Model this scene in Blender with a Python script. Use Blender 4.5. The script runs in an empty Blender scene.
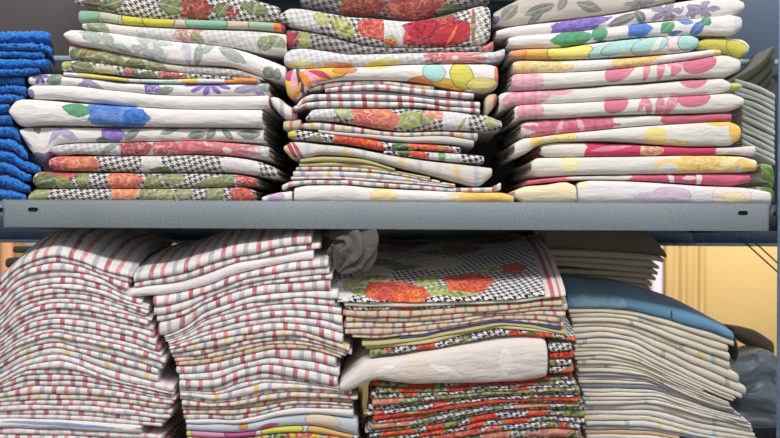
import bpy, math, random
import numpy as np
from mathutils import Matrix, Vector

# ------------------------------------------------------------------ camera
C = bpy.context.scene.collection
SC = bpy.context.scene
S = 0.0015          # metres per pixel in the plane of the shelf's front lip
D = 1.70            # camera distance from that plane
HOR = 240.0         # image row of the camera's own height
PHI = 0.0052        # slight roll of the hand-held camera
rnd = random.Random(7)

cam_d = bpy.data.cameras.new('camera')
cam = bpy.data.objects.new('camera', cam_d)
C.objects.link(cam)
cam_d.sensor_width = 36.0
cam_d.lens = 36.0 * D / (780 * S)
cam_d.shift_y = (HOR - 219.0) / 780.0
cp, sp = math.cos(PHI), math.sin(PHI)
cam.matrix_world = Matrix(((cp, -sp, 0, 0), (0, 0, -1, -D), (sp, cp, 0, 0), (0, 0, 0, 1)))
cam_d.clip_start = 0.05
cam_d.dof.use_dof = True
cam_d.dof.focus_distance = D + 0.03
cam_d.dof.aperture_fstop = 5.0
SC.camera = cam

# ------------------------------------------------------------------ light
SC.view_settings.view_transform = 'Standard'
SC.view_settings.look = 'None'
SC.view_settings.gamma = 1.0
SC.view_settings.use_curve_mapping = False
SC.view_settings.exposure = 0.0
w = bpy.data.worlds.new('room_air'); SC.world = w
w.use_nodes = True
w.node_tree.nodes['Background'].inputs[0].default_value = (0.98, 0.95, 0.94, 1)
w.node_tree.nodes['Background'].inputs[1].default_value = 0.50

def area(name, loc, target, size, size_y, energy, col):
    l = bpy.data.lights.new(name, 'AREA'); l.shape = 'RECTANGLE'
    l.size = size; l.size_y = size_y; l.energy = energy; l.color = col
    o = bpy.data.objects.new(name, l); C.objects.link(o)
    o.location = loc
    d = Vector(target) - Vector(loc)
    o.rotation_euler = d.to_track_quat('-Z', 'Y').to_euler()
    return o
area('ceiling_strip_light', (-0.10, -1.20, 1.62), (0, 0.05, 0.0), 2.8, 0.24, 46, (1.0, 0.97, 0.94))
area('window_daylight', (2.3, -1.3, 1.9), (0, 0.1, 0.0), 1.0, 1.0, 7, (0.80, 0.90, 1.0))
area('next_room_lamp', (0.6, 0.9, 2.1), (0.5, 2.6, -0.1), 2.6, 0.5, 110, (1.0, 0.95, 0.86))

# ------------------------------------------------------------------ helpers
def P(px, py, d=0.0):
    vx, vy = px - 390.0, HOR - py
    k = S * (D + d) / D
    return ((vx * cp - vy * sp) * k, d, (vx * sp + vy * cp) * k)

def soft(c, k=0.15):
    l = 0.3*c[0] + 0.59*c[1] + 0.11*c[2]
    return tuple(v + (l + 10 - v)*k for v in c)

def lin(c):
    o = []
    for v in c[:3]:
        v = v / 255.0
        o.append(v / 12.92 if v <= 0.04045 else ((v + 0.055) / 1.055) ** 2.4)
    return (o[0], o[1], o[2], 1.0)

def mesh_obj(name, verts, faces, mat, parent=None, smooth=False, uv=None, loc=None):
    me = bpy.data.meshes.new(name)
    verts = np.asarray(verts, dtype=np.float32)
    if loc is not None:
        verts = verts - np.asarray(loc, dtype=np.float32)
    faces = np.asarray(faces, dtype=np.int32)
    n = len(verts); f = len(faces)
    me.vertices.add(n); me.vertices.foreach_set('co', verts.ravel())
    me.loops.add(f * 4); me.loops.foreach_set('vertex_index', faces.ravel())
    me.polygons.add(f)
    me.polygons.foreach_set('loop_start', np.arange(0, f * 4, 4, dtype=np.int32))
    me.update(calc_edges=True)
    if uv is not None:
        lay = me.uv_layers.new(name='UVMap')
        lay.data.foreach_set('uv', np.asarray(uv, dtype=np.float32)[faces.ravel()].ravel())
    if smooth:
        me.polygons.foreach_set('use_smooth', np.ones(f, dtype=bool))
    me.validate()
    me.materials.append(mat)
    o = bpy.data.objects.new(name, me); C.objects.link(o)
    if parent is not None:
        o.parent = parent
    elif loc is not None:
        o.location = loc
    return o

def tag(o, label=None, cat=None, group=None, kind=None):
    if label: o['label'] = label
    if cat: o['category'] = cat
    if group: o['group'] = group
    if kind: o['kind'] = kind
    return o

class MB:
    """collects boxes and tubes, linked as one mesh"""
    def __init__(s): s.v = []; s.f = []
    def box(s, a, b):
        n = len(s.v)
        for x in (a[0], b[0]):
            for y in (a[1], b[1]):
                for z in (a[2], b[2]): s.v.append((x, y, z))
        for q in ((0,1,3,2),(4,6,7,5),(0,4,5,1),(2,3,7,6),(0,2,6,4),(1,5,7,3)):
            s.f.append(tuple(n + i for i in q))
        return s
    def tube(s, pts, r, seg=8):
        n0 = len(s.v); pts = [Vector(p) for p in pts]
        for i, p in enumerate(pts):
            t = (pts[min(i+1, len(pts)-1)] - pts[max(i-1, 0)]).normalized()
            up = Vector((0,0,1)) if abs(t.z) < .9 else Vector((1,0,0))
            a = t.cross(up).normalized(); b = t.cross(a).normalized()
            for k in range(seg):
                th = 2*math.pi*k/seg
                s.v.append(tuple(p + r*(math.cos(th)*a + math.sin(th)*b)))
        for i in range(len(pts)-1):
            for k in range(seg):
                k2 = (k+1) % seg
                s.f.append((n0+i*seg+k, n0+i*seg+k2, n0+(i+1)*seg+k2, n0+(i+1)*seg+k))
        for base in (n0, n0+(len(pts)-1)*seg):
            for k in range(1, seg-2, 2):
                s.f.append((base, base+k, base+k+1, base+k+2))
        return s
    def build(s, name, mat, parent=None, bevel=0, smooth=False, loc=None):
        o = mesh_obj(name, s.v, s.f, mat, parent, smooth, loc=loc)
        if bevel:
            m = o.modifiers.new('bevel', 'BEVEL'); m.width = bevel; m.segments = 2; m.limit_method = 'ANGLE'
        return o

# ------------------------------------------------------------------ node helpers
def mth(nt, op, a, b=None, c=None, clamp=False):
    n = nt.nodes.new('ShaderNodeMath'); n.operation = op; n.use_clamp = clamp
    for i, v in enumerate((a, b, c)):
        if v is None: continue
        if isinstance(v, (int, float)): n.inputs[i].default_value = v
        else: nt.links.new(v, n.inputs[i])
    return n.outputs[0]

def mixc(nt, f, a, b):
    n = nt.nodes.new('ShaderNodeMix'); n.data_type = 'RGBA'
    for i, v in ((0, f), (6, a), (7, b)):
        if isinstance(v, (int, float)): n.inputs[i].default_value = v
        elif isinstance(v, tuple): n.inputs[i].default_value = v
        else: nt.links.new(v, n.inputs[i])
    return n.outputs[2]

def noise(nt, vec, scale, detail=2.0, out=0):
    n = nt.nodes.new('ShaderNodeTexNoise'); n.noise_dimensions = '3D'
    n.inputs['Scale'].default_value = scale; n.inputs['Detail'].default_value = detail
    nt.links.new(vec, n.inputs['Vector'])
    return n.outputs[out]

def step(nt, x, lo, hi):   # soft threshold 0..1
    n = nt.nodes.new('ShaderNodeMapRange'); n.interpolation_type = 'SMOOTHSTEP'
    nt.links.new(x, n.inputs[0]); n.inputs[1].default_value = lo; n.inputs[2].default_value = hi
    return n.outputs[0]

def group(name, ins, outs):
    g = bpy.data.node_groups.new(name, 'ShaderNodeTree')
    for nme, kind, dv in ins:
        s = g.interface.new_socket(nme, in_out='INPUT', socket_type=kind)
        if dv is not None: s.default_value = dv
    for nme, kind in outs:
        g.interface.new_socket(nme, in_out='OUTPUT', socket_type=kind)
    gi = g.nodes.new('NodeGroupInput'); go = g.nodes.new('NodeGroupOutput')
    return g, gi.outputs, go.inputs

FV, FF, FC = 'NodeSocketVector', 'NodeSocketFloat', 'NodeSocketColor'
LOC_INS = [('UV', FV, None), ('CX', FF, 0.0), ('CY', FF, 0.0), ('RX', FF, 10.0), ('RY', FF, 10.0), ('Rot', FF, 0.0), ('Edge', FF, 0.3), ('Num', FF, 5.0)]
G_LOC, gi, go = group('local_coordinates', LOC_INS, [('LX', FF), ('LY', FF), ('Rad', FF), ('Ang', FF), ('N', FF)])
nt = G_LOC
sep = nt.nodes.new('ShaderNodeSeparateXYZ'); nt.links.new(gi['UV'], sep.inputs[0])
dx = mth(nt, 'SUBTRACT', sep.outputs[0], gi['CX']); dy = mth(nt, 'SUBTRACT', sep.outputs[1], gi['CY'])
cr = mth(nt, 'COSINE', gi['Rot']); sr = mth(nt, 'SINE', gi['Rot'])
rx_ = mth(nt, 'ADD', mth(nt, 'MULTIPLY', dx, cr), mth(nt, 'MULTIPLY', dy, sr))
ry_ = mth(nt, 'SUBTRACT', mth(nt, 'MULTIPLY', dy, cr), mth(nt, 'MULTIPLY', dx, sr))
nz = nt.nodes.new('ShaderNodeTexNoise'); nz.inputs['Scale'].default_value = 0.16; nz.inputs['Detail'].default_value = 2.5
nt.links.new(gi['UV'], nz.inputs['Vector'])
sc_ = nt.nodes.new('ShaderNodeSeparateColor'); nt.links.new(nz.outputs['Color'], sc_.inputs[0])
nx_ = mth(nt, 'MULTIPLY', mth(nt, 'SUBTRACT', sc_.outputs[0], 0.5), gi['Edge'])
ny_ = mth(nt, 'MULTIPLY', mth(nt, 'SUBTRACT', sc_.outputs[1], 0.5), gi['Edge'])
lx = mth(nt, 'ADD', mth(nt, 'DIVIDE', rx_, gi['RX']), nx_)
ly = mth(nt, 'ADD', mth(nt, 'DIVIDE', ry_, gi['RY']), ny_)
rad = mth(nt, 'SQRT', mth(nt, 'ADD', mth(nt, 'MULTIPLY', lx, lx), mth(nt, 'MULTIPLY', ly, ly)))
ang = mth(nt, 'ARCTAN2', ly, lx)
for k, v in (('LX', lx), ('LY', ly), ('Rad', rad), ('Ang', ang), ('N', nz.outputs['Fac'])): nt.links.new(v, go[k])

def motif_group(name, fn):
    g, gi, go = group(name, LOC_INS + [('Base', FC, (1,1,1,1)), ('A', FC, (1,0,0,1)), ('B', FC, (.5,0,0,1)), ('V', FC, (1,1,1,1))], [('Color', FC)])
    l = g.nodes.new('ShaderNodeGroup'); l.node_tree = G_LOC
    for s in LOC_INS: g.links.new(gi[s[0]], l.inputs[s[0]])
    col, mask = fn(g, gi, l.outputs)
    g.links.new(mixc(g, mth(g, 'MULTIPLY', mask, 0.92), gi['Base'], col), go['Color'])
    return g

def nt_dark(g, c):
    m = g.nodes.new('ShaderNodeVectorMath'); m.operation = 'SCALE'
    g.links.new(c, m.inputs[0]); m.inputs['Scale'].default_value = 0.55
    return m.outputs[0]

def f_rose(g, gi, l):
    lobes = mth(g, 'MULTIPLY', mth(g, 'COSINE', mth(g, 'MULTIPLY', l['Ang'], 5.0)), 0.10)
    edge = mth(g, 'SUBTRACT', mth(g, 'ADD', 1.0, lobes), l['Rad'])
    mask = step(g, edge, -0.03, 0.05)
    ph = mth(g, 'ADD', mth(g, 'MULTIPLY', l['Rad'], 9.0), mth(g, 'ADD', l['Ang'], mth(g, 'MULTIPLY', l['N'], 14.0)))
    t = mth(g, 'MULTIPLY_ADD', mth(g, 'SINE', ph), 0.5, 0.5)
    col = mixc(g, t, gi['A'], gi['B'])
    ph3 = mth(g, 'SINE', mth(g, 'ADD', mth(g, 'MULTIPLY', l['Rad'], 7.0), mth(g, 'MULTIPLY_ADD', l['N'], 22.0, mth(g, 'MULTIPLY', l['Ang'], -2.0))))
    dk = nt_dark(g, gi['B'])
    col = mixc(g, mth(g, 'MULTIPLY', step(g, ph3, 0.55, 0.9), 0.55), col, dk)
    ph2 = mth(g, 'ADD', mth(g, 'MULTIPLY', l['Ang'], 3.0), mth(g, 'MULTIPLY_ADD', l['N'], 16.0, mth(g, 'MULTIPLY', l['Rad'], -5.0)))
    v = step(g, mth(g, 'SINE', ph2), 0.66, 0.92)
    return mixc(g, mth(g, 'MULTIPLY', v, 0.62), col, gi['V']), mask
G_ROSE = motif_group('rose_motif', f_rose)

def f_leaf(g, gi, l):
    a = mth(g, 'ABSOLUTE', l['LY'])
    wdt = mth(g, 'SUBTRACT', 1.0, mth(g, 'MULTIPLY', l['LX'], l['LX']))
    mask = step(g, mth(g, 'SUBTRACT', wdt, a), -0.02, 0.08)
    ph = mth(g, 'ADD', mth(g, 'MULTIPLY', l['LX'], 12.0), mth(g, 'MULTIPLY', a, -9.0))
    t = mth(g, 'MULTIPLY_ADD', mth(g, 'SINE', ph), 0.11, l['N'])
    col = mixc(g, step(g, t, 0.3, 0.75), gi['A'], gi['B'])
    rib = mth(g, 'SUBTRACT', 1.0, step(g, a, 0.04, 0.14))
    return mixc(g, mth(g, 'MULTIPLY', rib, 0.28), col, gi['V']), mask
G_LEAF = motif_group('leaf_motif', f_leaf)

def f_blob(g, gi, l):
    mask = step(g, mth(g, 'SUBTRACT', 1.0, l['Rad']), -0.02, 0.05)
    return mixc(g, step(g, l['N'], 0.35, 0.65), gi['A'], gi['B']), mask
G_BLOB = motif_group('blot_motif', f_blob)

def f_pop(g, gi, l):
    mask = step(g, mth(g, 'SUBTRACT', 1.0, l['Rad']), -0.01, 0.03)
    ring = step(g, mth(g, 'SUBTRACT', l['Rad'], 0.90), 0.0, 0.04)
    return mixc(g, ring, gi['A'], gi['B']), mask
G_POP = motif_group('outlined_motif', f_pop)

def f_daisy(g, gi, l):
    c = mth(g, 'ABSOLUTE', mth(g, 'COSINE', mth(g, 'MULTIPLY', l['Ang'], mth(g, 'MULTIPLY', gi['Num'], 0.5))))
    thr = mth(g, 'MULTIPLY_ADD', mth(g, 'POWER', c, 0.55), 0.85, 0.17)
    mask = step(g, mth(g, 'SUBTRACT', thr, l['Rad']), -0.02, 0.06)
    col = mixc(g, step(g, c, 0.75, 1.0), gi['B'], gi['A'])
    return mixc(g, step(g, l['Rad'], 0.16, 0.10), col, gi['V']), mask
G_DAISY = motif_group('daisy_motif', f_daisy)

def hound_color(nt, uv, c1, c2, p=5.6):
    """woven houndstooth: two colour warp and weft in a 2/2 twill"""
    sp_ = nt.nodes.new('ShaderNodeSeparateXYZ'); nt.links.new(uv, sp_.inputs[0])
    nn = noise(nt, uv, 0.035, 1.0)
    u0 = mth(nt, 'MULTIPLY_ADD', nn, 9.0, sp_.outputs[0]); v0 = mth(nt, 'MULTIPLY_ADD', nn, -7.0, sp_.outputs[1])
    u = mth(nt, 'ADD', mth(nt, 'MULTIPLY', u0, 0.94), mth(nt, 'MULTIPLY', v0, 0.34))
    v = mth(nt, 'SUBTRACT', mth(nt, 'MULTIPLY', v0, 0.94), mth(nt, 'MULTIPLY', u0, 0.34))
    a = mth(nt, 'LESS_THAN', mth(nt, 'FRACT', mth(nt, 'MULTIPLY', u, 1/p)), 0.5)
    b = mth(nt, 'LESS_THAN', mth(nt, 'FRACT', mth(nt, 'MULTIPLY', v, 1/p)), 0.5)
    tw = mth(nt, 'LESS_THAN', mth(nt, 'FRACT', mth(nt, 'MULTIPLY', mth(nt, 'ADD', u, v), 2/p)), 0.5)
    m = mth(nt, 'ADD', mth(nt, 'MULTIPLY', a, tw), mth(nt, 'MULTIPLY', b, mth(nt, 'SUBTRACT', 1.0, tw)))
    return mixc(nt, m, c1, c2)

G_HOUND, gi, go = group('houndstooth_motif', LOC_INS + [('Base', FC, (1,1,1,1)), ('A', FC, (1,1,1,1)), ('B', FC, (0,0,0,1)), ('V', FC, (1,1,1,1))], [('Color', FC)])
l_ = G_HOUND.nodes.new('ShaderNodeGroup'); l_.node_tree = G_LOC
for s_ in LOC_INS: G_HOUND.links.new(gi[s_[0]], l_.inputs[s_[0]])
hc = hound_color(G_HOUND, gi['UV'], gi['A'], gi['B'])
mk = step(G_HOUND, mth(G_HOUND, 'SUBTRACT', 1.0, mth(G_HOUND, 'MAXIMUM', mth(G_HOUND, 'ABSOLUTE', l_.outputs['LX']), mth(G_HOUND, 'ABSOLUTE', l_.outputs['LY']))), -0.02, 0.02)
G_HOUND.links.new(mixc(G_HOUND, mk, gi['Base'], hc), go['Color'])

GR = {'rose': G_ROSE, 'leaf': G_LEAF, 'blob': G_BLOB, 'pop': G_POP, 'daisy': G_DAISY, 'hound': G_HOUND}

# palette
WHITE = (232, 228, 226); CREAM = (226, 218, 200); WARM = (228, 220, 214); BEIGE = (205, 192, 168)
RED = (196, 52, 72); CORAL = (226, 96, 84); PINK = (214, 98, 132); PALEPINK = (232, 178, 192); MAG = (178, 36, 100)
GREEN = (70, 150, 104); LEAFG = (130, 142, 84); PALELEAF = (182, 190, 110); SAGE = (132, 152, 142); DKG = (84, 98, 66)
BLUE = (48, 108, 208); LBLUE = (90, 140, 220); PURPLE = (112, 82, 186); LILAC = (160, 150, 196)
YELLOW = (242, 200, 84); GOLD = (236, 178, 60); CHART = (206, 198, 44); ORANGE = (240, 146, 44); TEAL = (150, 208, 196)
NAVY = (44, 46, 74); INK = (76, 74, 82); BLACK = (36, 34, 38); POPPY = (232, 66, 36); FLAME = (250, 130, 50)

def new_mat(name, rough=0.9, sheen=0.0):
    m = bpy.data.materials.new(name); m.use_nodes = True
    nt = m.node_tree; b = nt.nodes['Principled BSDF']
    b.inputs['Roughness'].default_value = rough
    b.inputs['Specular IOR Level'].default_value = 0.25
    if sheen: b.inputs['Sheen Weight'].default_value = sheen
    return m, nt, b

def finish_cloth(nt, b, uv, col, bump=0.5, wr=1.0):
    # faint thread-to-thread variation of the dye, weave and small creases as bump
    mp = nt.nodes.new('ShaderNodeMapping'); nt.links.new(uv, mp.inputs[0]); mp.inputs['Scale'].default_value = (1.0, 1.0, 1.0)
    thr = noise(nt, uv, 0.55, 3.0)
    k = mth(nt, 'MULTIPLY_ADD', thr, 0.16, 0.92)
    m = nt.nodes.new('ShaderNodeVectorMath'); m.operation = 'SCALE'
    nt.links.new(col, m.inputs[0]); nt.links.new(k, m.inputs['Scale'])
    nt.links.new(m.outputs[0], b.inputs['Base Color'])
    mp2 = nt.nodes.new('ShaderNodeMapping'); nt.links.new(uv, mp2.inputs[0]); mp2.inputs['Scale'].default_value = (0.035, 0.10, 1)
    crease = noise(nt, mp2.outputs[0], 1.0, 3.0)
    weave = noise(nt, uv, 0.9, 1.0)
    h = mth(nt, 'ADD', mth(nt, 'MULTIPLY', crease, 5.0 * wr), mth(nt, 'MULTIPLY', weave, 0.35))
    bp = nt.nodes.new('ShaderNodeBump'); bp.inputs['Strength'].default_value = bump; bp.inputs['Distance'].default_value = 0.0016
    nt.links.new(h, bp.inputs['Height']); nt.links.new(bp.outputs[0], b.inputs['Normal'])

def uvsock(nt):
    n = nt.nodes.new('ShaderNodeUVMap'); n.uv_map = 'UVMap'
    return n.outputs[0]

_cache = {}
def fabric(name, base, motifs=(), rough=0.9):
    """base: ('plain', col) / ('hound', c1, c2[, p]) / ('stripe', ground, a, b, c, period, width)
       motifs: (kind, cx, cy, rx, ry, rot_deg, A, B, V, edge, num) in millimetre-like cloth units"""
    if not motifs and name in _cache: return _cache[name]
    m, nt, b = new_mat(name, rough, 0.15)
    uv = uvsock(nt)
    if base[0] == 'plain':
        col = mixc(nt, noise(nt, uv, 0.05, 2.0), lin(base[1]), lin(tuple(min(255, v * 0.965) for v in base[1])))
    elif base[0] == 'hound':
        col = hound_color(nt, uv, lin(base[1]), lin(base[2]), base[3] if len(base) > 3 else 6.4)
    elif base[0] == 'stripe':
        col = stripe_col(nt, uv, *base[1:])
    elif base[0] == 'busy':
        col = busy_col(nt, uv, *base[1:])
    elif base[0] == 'marks':
        col = marks_col(nt, uv, *base[1:])
    for mo in motifs:
        kind, cx, cy, rx, ry, rot, A, B = mo[:8]
        V = mo[8] if len(mo) > 8 and mo[8] else WHITE
        edge = mo[9] if len(mo) > 9 and mo[9] is not None else {'rose': .45, 'leaf': .42, 'blob': .35, 'pop': .12, 'daisy': .12, 'hound': .15}[kind]
        num = mo[10] if len(mo) > 10 else 8
        g = nt.nodes.new('ShaderNodeGroup'); g.node_tree = GR[kind]
        nt.links.new(uv, g.inputs['UV'])
        for k, v in (('CX', cx), ('CY', cy), ('RX', rx), ('RY', ry), ('Rot', math.radians(rot)), ('Edge', edge), ('Num', num)):
            g.inputs[k].default_value = v
        g.inputs['A'].default_value = lin(soft(A)); g.inputs['B'].default_value = lin(soft(B)); g.inputs['V'].default_value = lin(V)
        nt.links.new(col, g.inputs['Base']); col = g.outputs[0]
    finish_cloth(nt, b, uv, col)
    if not motifs: _cache[name] = m
    return m

def stripe_col(nt, uv, ground, a, b_, c, period=37.0, width=0.11, weft=None):
    sp_ = nt.nodes.new('ShaderNodeSeparateXYZ'); nt.links.new(uv, sp_.inputs[0])
    wob = mth(nt, 'MULTIPLY', mth(nt, 'SUBTRACT', noise(nt, uv, 0.03, 1.0), 0.5), 5.0)
    t = mth(nt, 'FRACT', mth(nt, 'MULTIPLY', mth(nt, 'ADD', sp_.outputs[0], wob), 1/period))
    col = mixc(nt, noise(nt, uv, 0.06, 2.0), lin(ground), lin(tuple(v*0.95 for v in ground)))
    fade = mth(nt, 'MULTIPLY_ADD', step(nt, noise(nt, uv, 0.11, 1.0), 0.3, 0.6), 0.34, 0.50)
    for cen, cc, ww in ((0.17, a, width), (0.5, b_, width*0.9), (0.83, c, width*0.95)):
        if cc is None: continue
        d = mth(nt, 'ABSOLUTE', mth(nt, 'SUBTRACT', t, cen))
        mk = mth(nt, 'SUBTRACT', 1.0, step(nt, d, ww/2 - 0.015, ww/2 + 0.012))
        col = mixc(nt, mth(nt, 'MULTIPLY', mk, fade), col, lin(cc))
    return col

def busy_col(nt, uv, rose_a=POPPY, rose_b=(170, 30, 36), hp=6.0, dark=NAVY, amt=0.52, light=WHITE):
    col = hound_color(nt, uv, lin(light), lin(dark), hp)
    n1 = noise(nt, uv, 0.028, 1.5); n3 = noise(nt, uv, 0.2, 2.0)
    mp = nt.nodes.new('ShaderNodeMapping'); nt.links.new(uv, mp.inputs[0]); mp.inputs['Location'].default_value = (371.3, 91.7, 5.0)
    n2 = noise(nt, mp.outputs[0], 0.036, 1.5)
    leaf = mixc(nt, step(nt, n3, 0.4, 0.6), lin((74, 84, 60)), lin((156, 160, 104)))
    col = mixc(nt, step(nt, n2, amt, amt + 0.02), col, leaf)
    rose = mixc(nt, step(nt, n3, 0.42, 0.6), lin(rose_a), lin(rose_b))
    vein = step(nt, mth(nt, 'SINE', mth(nt, 'MULTIPLY', mth(nt, 'ADD', n3, n1), 26.0)), 0.8, 0.98)
    rose = mixc(nt, mth(nt, 'MULTIPLY', vein, 0.5), rose, lin((236, 160, 110)))
    return mixc(nt, step(nt, n1, amt + 0.0, amt + 0.02), col, rose)

def marks_col(nt, uv, ground=(226, 220, 204)):
    sp_ = nt.nodes.new('ShaderNodeSeparateXYZ'); nt.links.new(uv, sp_.inputs[0])
    cx = mth(nt, 'FLOOR', mth(nt, 'MULTIPLY', sp_.outputs[0], 1/4.6))
    cy = mth(nt, 'FLOOR', mth(nt, 'MULTIPLY_ADD', sp_.outputs[1], 1/500.0, 0.5))
    cb = nt.nodes.new('ShaderNodeCombineXYZ'); nt.links.new(cx, cb.inputs[0]); nt.links.new(cy, cb.inputs[1])
    wn = nt.nodes.new('ShaderNodeTexWhiteNoise'); wn.noise_dimensions = '2D'; nt.links.new(cb.outputs[0], wn.inputs[0])
    s2 = nt.nodes.new('ShaderNodeSeparateColor'); nt.links.new(wn.outputs['Color'], s2.inputs[0])
    col = mixc(nt, noise(nt, uv, 0.05, 2.0), lin(ground), lin(tuple(v*0.94 for v in ground)))
    c2 = mixc(nt, mth(nt, 'GREATER_THAN', s2.outputs[0], 0.5), lin((130, 180, 205)), lin((222, 206, 110)))
    c2 = mixc(nt, mth(nt, 'GREATER_THAN', s2.outputs[0], 0.8), c2, lin((168, 160, 140)))
    return mixc(nt, mth(nt, 'MULTIPLY', mth(nt, 'GREATER_THAN', s2.outputs[1], 0.955), 0.7), col, c2)

# ------------------------------------------------------------------ cloth builder
def smooth_curve(xs, kx, ky):
    """monotone cubic through the given points"""
    kx = np.asarray(kx, float); ky = np.asarray(ky, float)
    if len(kx) < 3: return np.interp(xs, kx, ky)
    h = np.diff(kx); dl = np.diff(ky) / h
    m = np.zeros(len(kx)); m[0] = dl[0]; m[-1] = dl[-1]
    for i in range(1, len(kx)-1):
        if dl[i-1] * dl[i] > 0:
            w1 = 2*h[i] + h[i-1]; w2 = h[i] + 2*h[i-1]
            m[i] = (w1 + w2) / (w1/dl[i-1] + w2/dl[i])
    i = np.clip(np.searchsorted(kx, xs) - 1, 0, len(kx)-2)
    t = (np.clip(xs, kx[0], kx[-1]) - kx[i]) / h[i]
    return ((2*t**3 - 3*t**2 + 1)*ky[i] + (t**3 - 2*t**2 + t)*h[i]*m[i]
            + (-2*t**3 + 3*t**2)*ky[i+1] + (t**3 - t**2)*h[i]*m[i+1])

def wob(x, seed, wl):
    r = random.Random(seed); o = np.zeros_like(x)
    for k in range(4):
        o += math.sin(1.0) * np.sin(x * 2*math.pi / (wl * (0.5 + r.random()*1.4)) + r.random()*6.28) * (0.5 + 0.5*r.random())
    return o / 2.2

_n = [0]
STK = []
def cloth(name, xs, yt, yb, mat, inner, label, cat, grp=None, d=0.006, L=0.28, rise=None, sheets=None,
          jit=0.004, uoff=0.0, voff=None, splay=0.0, spl_l=0.0, spl_r=0.0, spl_e=9, end_l=1, end_r=1, terry=0.0, nose=1.0, step_px=3.0, dcurve=None):
    """a folded textile: nested U-shaped sheets folded round a front edge. xs/yt/yb: front outline."""
    _n[0] += 1; sd = _n[0]; r = random.Random(sd * 17 + 3)
    x0, x1 = xs[0], xs[-1]
    n = max(6, int((x1 - x0) / step_px))
    xq = np.linspace(x0, x1, n)
    e = np.array([0.0, 0.6, 1.4, 2.4])
    xq = np.unique(np.concatenate([x0 + e, xq[(xq > x0 + 3.2) & (xq < x1 - 3.2)], x1 - e]))
    n = len(xq)
    top = smooth_curve(xq, xs, yt); bot = smooth_curve(xq, xs, yb)
    for (px_, pb_, pm_) in STK:                       # lie on, never inside, the cloths already stacked above
        on = (xq >= px_[0] - 1.5) & (xq <= px_[-1] + 1.5)
        pbq = np.interp(xq, px_, pb_); pmq = np.interp(xq, px_, pm_)
        on &= (pmq < (top + bot)/2)
        top = np.where(on, np.maximum(top, pbq + 0.28), top)
    bot = np.maximum(bot, top + 0.8)
    STK.append((xq.copy(), bot.copy(), (top + bot)/2))
    mid = (top + bot) / 2; hh = (bot - top) / 2 * (0.985 if not terry else 0.86)
    hpx = float(np.median(hh)); ks = S * (D + (d if d > 0.018 else 0.004)) / D
    dl = np.minimum((xq - x0) / 2.6, 1); dr = np.minimum((x1 - xq) / 2.6, 1)
    rnd_l = np.sqrt(np.maximum(0, 1 - (1 - dl)**2)); rnd_r = np.sqrt(np.maximum(0, 1 - (1 - dr)**2))
    endf = np.ones(n)
    if end_l: endf *= 0.80 + 0.20*rnd_l
    if end_r: endf *= 0.80 + 0.20*rnd_r
    dj = d + r.random()*jit + 0.0016*wob(xq, sd, 60) + (1 - endf)*0.012
    if dcurve is not None: dj = dj + np.interp(xq, dcurve[0], dcurve[1])
    if sheets is None: sheets = 1 if hpx < 2.6 else (2 if hpx < 4.2 else (3 if hpx < 6.5 else 4))
    vo = voff if voff is not None else 0.0
    zt = None
    sv = {0: ([], [], []), 1: ([], [], [])}
    for k in range(sheets):
        fo = 1.0 - k / sheets; fi = max(0.02, 1.0 - (k + 0.86) / sheets)
        if k == sheets - 1: fi = 0.03
        th = np.linspace(math.pi/2, -math.pi/2, 11 if k == 0 else 7)
        run = np.array([0.012, 0.03, 0.06, 0.10, 0.15, 0.21, 1.0]) if k == 0 else np.array([0.02, 0.06, 0.14, 1.0])
        run = np.array([0.026, 0.045, 0.07, 0.10, 0.135, 0.175, 0.22, 0.26])
        run = np.append(run[run < L - 0.02], L + 0.02) + (0.0 if d < 0.018 else d - 0.004)
        nsec = len(th) + 2*len(run)
        out = []
        for f_, inn in ((fo, 0), (fi, 1)):
            a = hh * f_ * endf * ks           # half thickness (m)
            na = np.minimum(a * 1.15, 0.009 * nose) * nose
            base = dj + k * 0.0016 + (0.0012 if inn else 0.0)
            ys = []; zs = []; vs = []
            for s_ in run[::-1]:
                ys.append(np.maximum(s_, base + na + 0.0008)); zs.append(a); vs.append((s_ - d + 0*na) / S)
            for t_ in th:
                ys.append(base + na * (1 - math.cos(t_))); zs.append(a * math.copysign(abs(math.sin(t_))**0.85, math.sin(t_)))
                vs.append(np.full(n, math.sin(t_)) * a / S * 1.15)
            for s_ in run:
                ys.append(np.maximum(s_, base + na + 0.0008)); zs.append(-a); vs.append(-(s_ - d + 0*na) / S)
            out.append((np.array(ys) * np.ones((nsec, n)), np.array(zs) * np.ones((nsec, n)), np.array([v * np.ones(n) for v in vs])))
        jl = 0.0 if k == 0 else (r.random()*2.2 - 0.6); jr = 0.0 if k == 0 else (r.random()*2.2 - 0.6)
        xk = xq.copy()
        tt = (xq - x0) / (x1 - x0)
        xk = xq + jl*(1-tt)**6 - jr*tt**6
        which = 0 if k == 0 else 1
        V, F, U = sv[which]
        kk = ks
        vx = xk - 390.0; vy = HOR - mid
        Xc = (vx*cp - vy*sp) * kk; Zc = (vx*sp + vy*cp) * kk
        nb = sum(len(q) for q in V)
        for (Y, Z, VV) in out:
            dep = np.maximum(0, Y)
            X = np.broadcast_to(Xc, Y.shape) + (splay * dep + 0.0008*np.sin(dep*45)) * (2*tt - 1)**9 + dep*(spl_r*tt**spl_e - spl_l*(1-tt)**spl_e)
            ZZ = Zc + Z
            if rise is not None: ZZ = ZZ + rise(dep, X, ZZ)
            if terry:
                rg = np.random.default_rng(sd)
                q = rg.normal(0, terry, Y.shape)
                ZZ = ZZ + q; Y = Y + rg.normal(0, terry*1.4, Y.shape)
            V.append(np.stack([X, Y, ZZ], -1).reshape(-1, 3))
            U.append(np.stack([np.broadcast_to(xk + uoff, Y.shape), VV + vo], -1).reshape(-1, 2))
        NO = nsec * n
        idx = np.arange(NO).reshape(nsec, n)
        q = np.stack([idx[:-1, :-1], idx[:-1, 1:], idx[1:, 1:], idx[1:, :-1]], -1).reshape(-1, 4)
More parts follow.
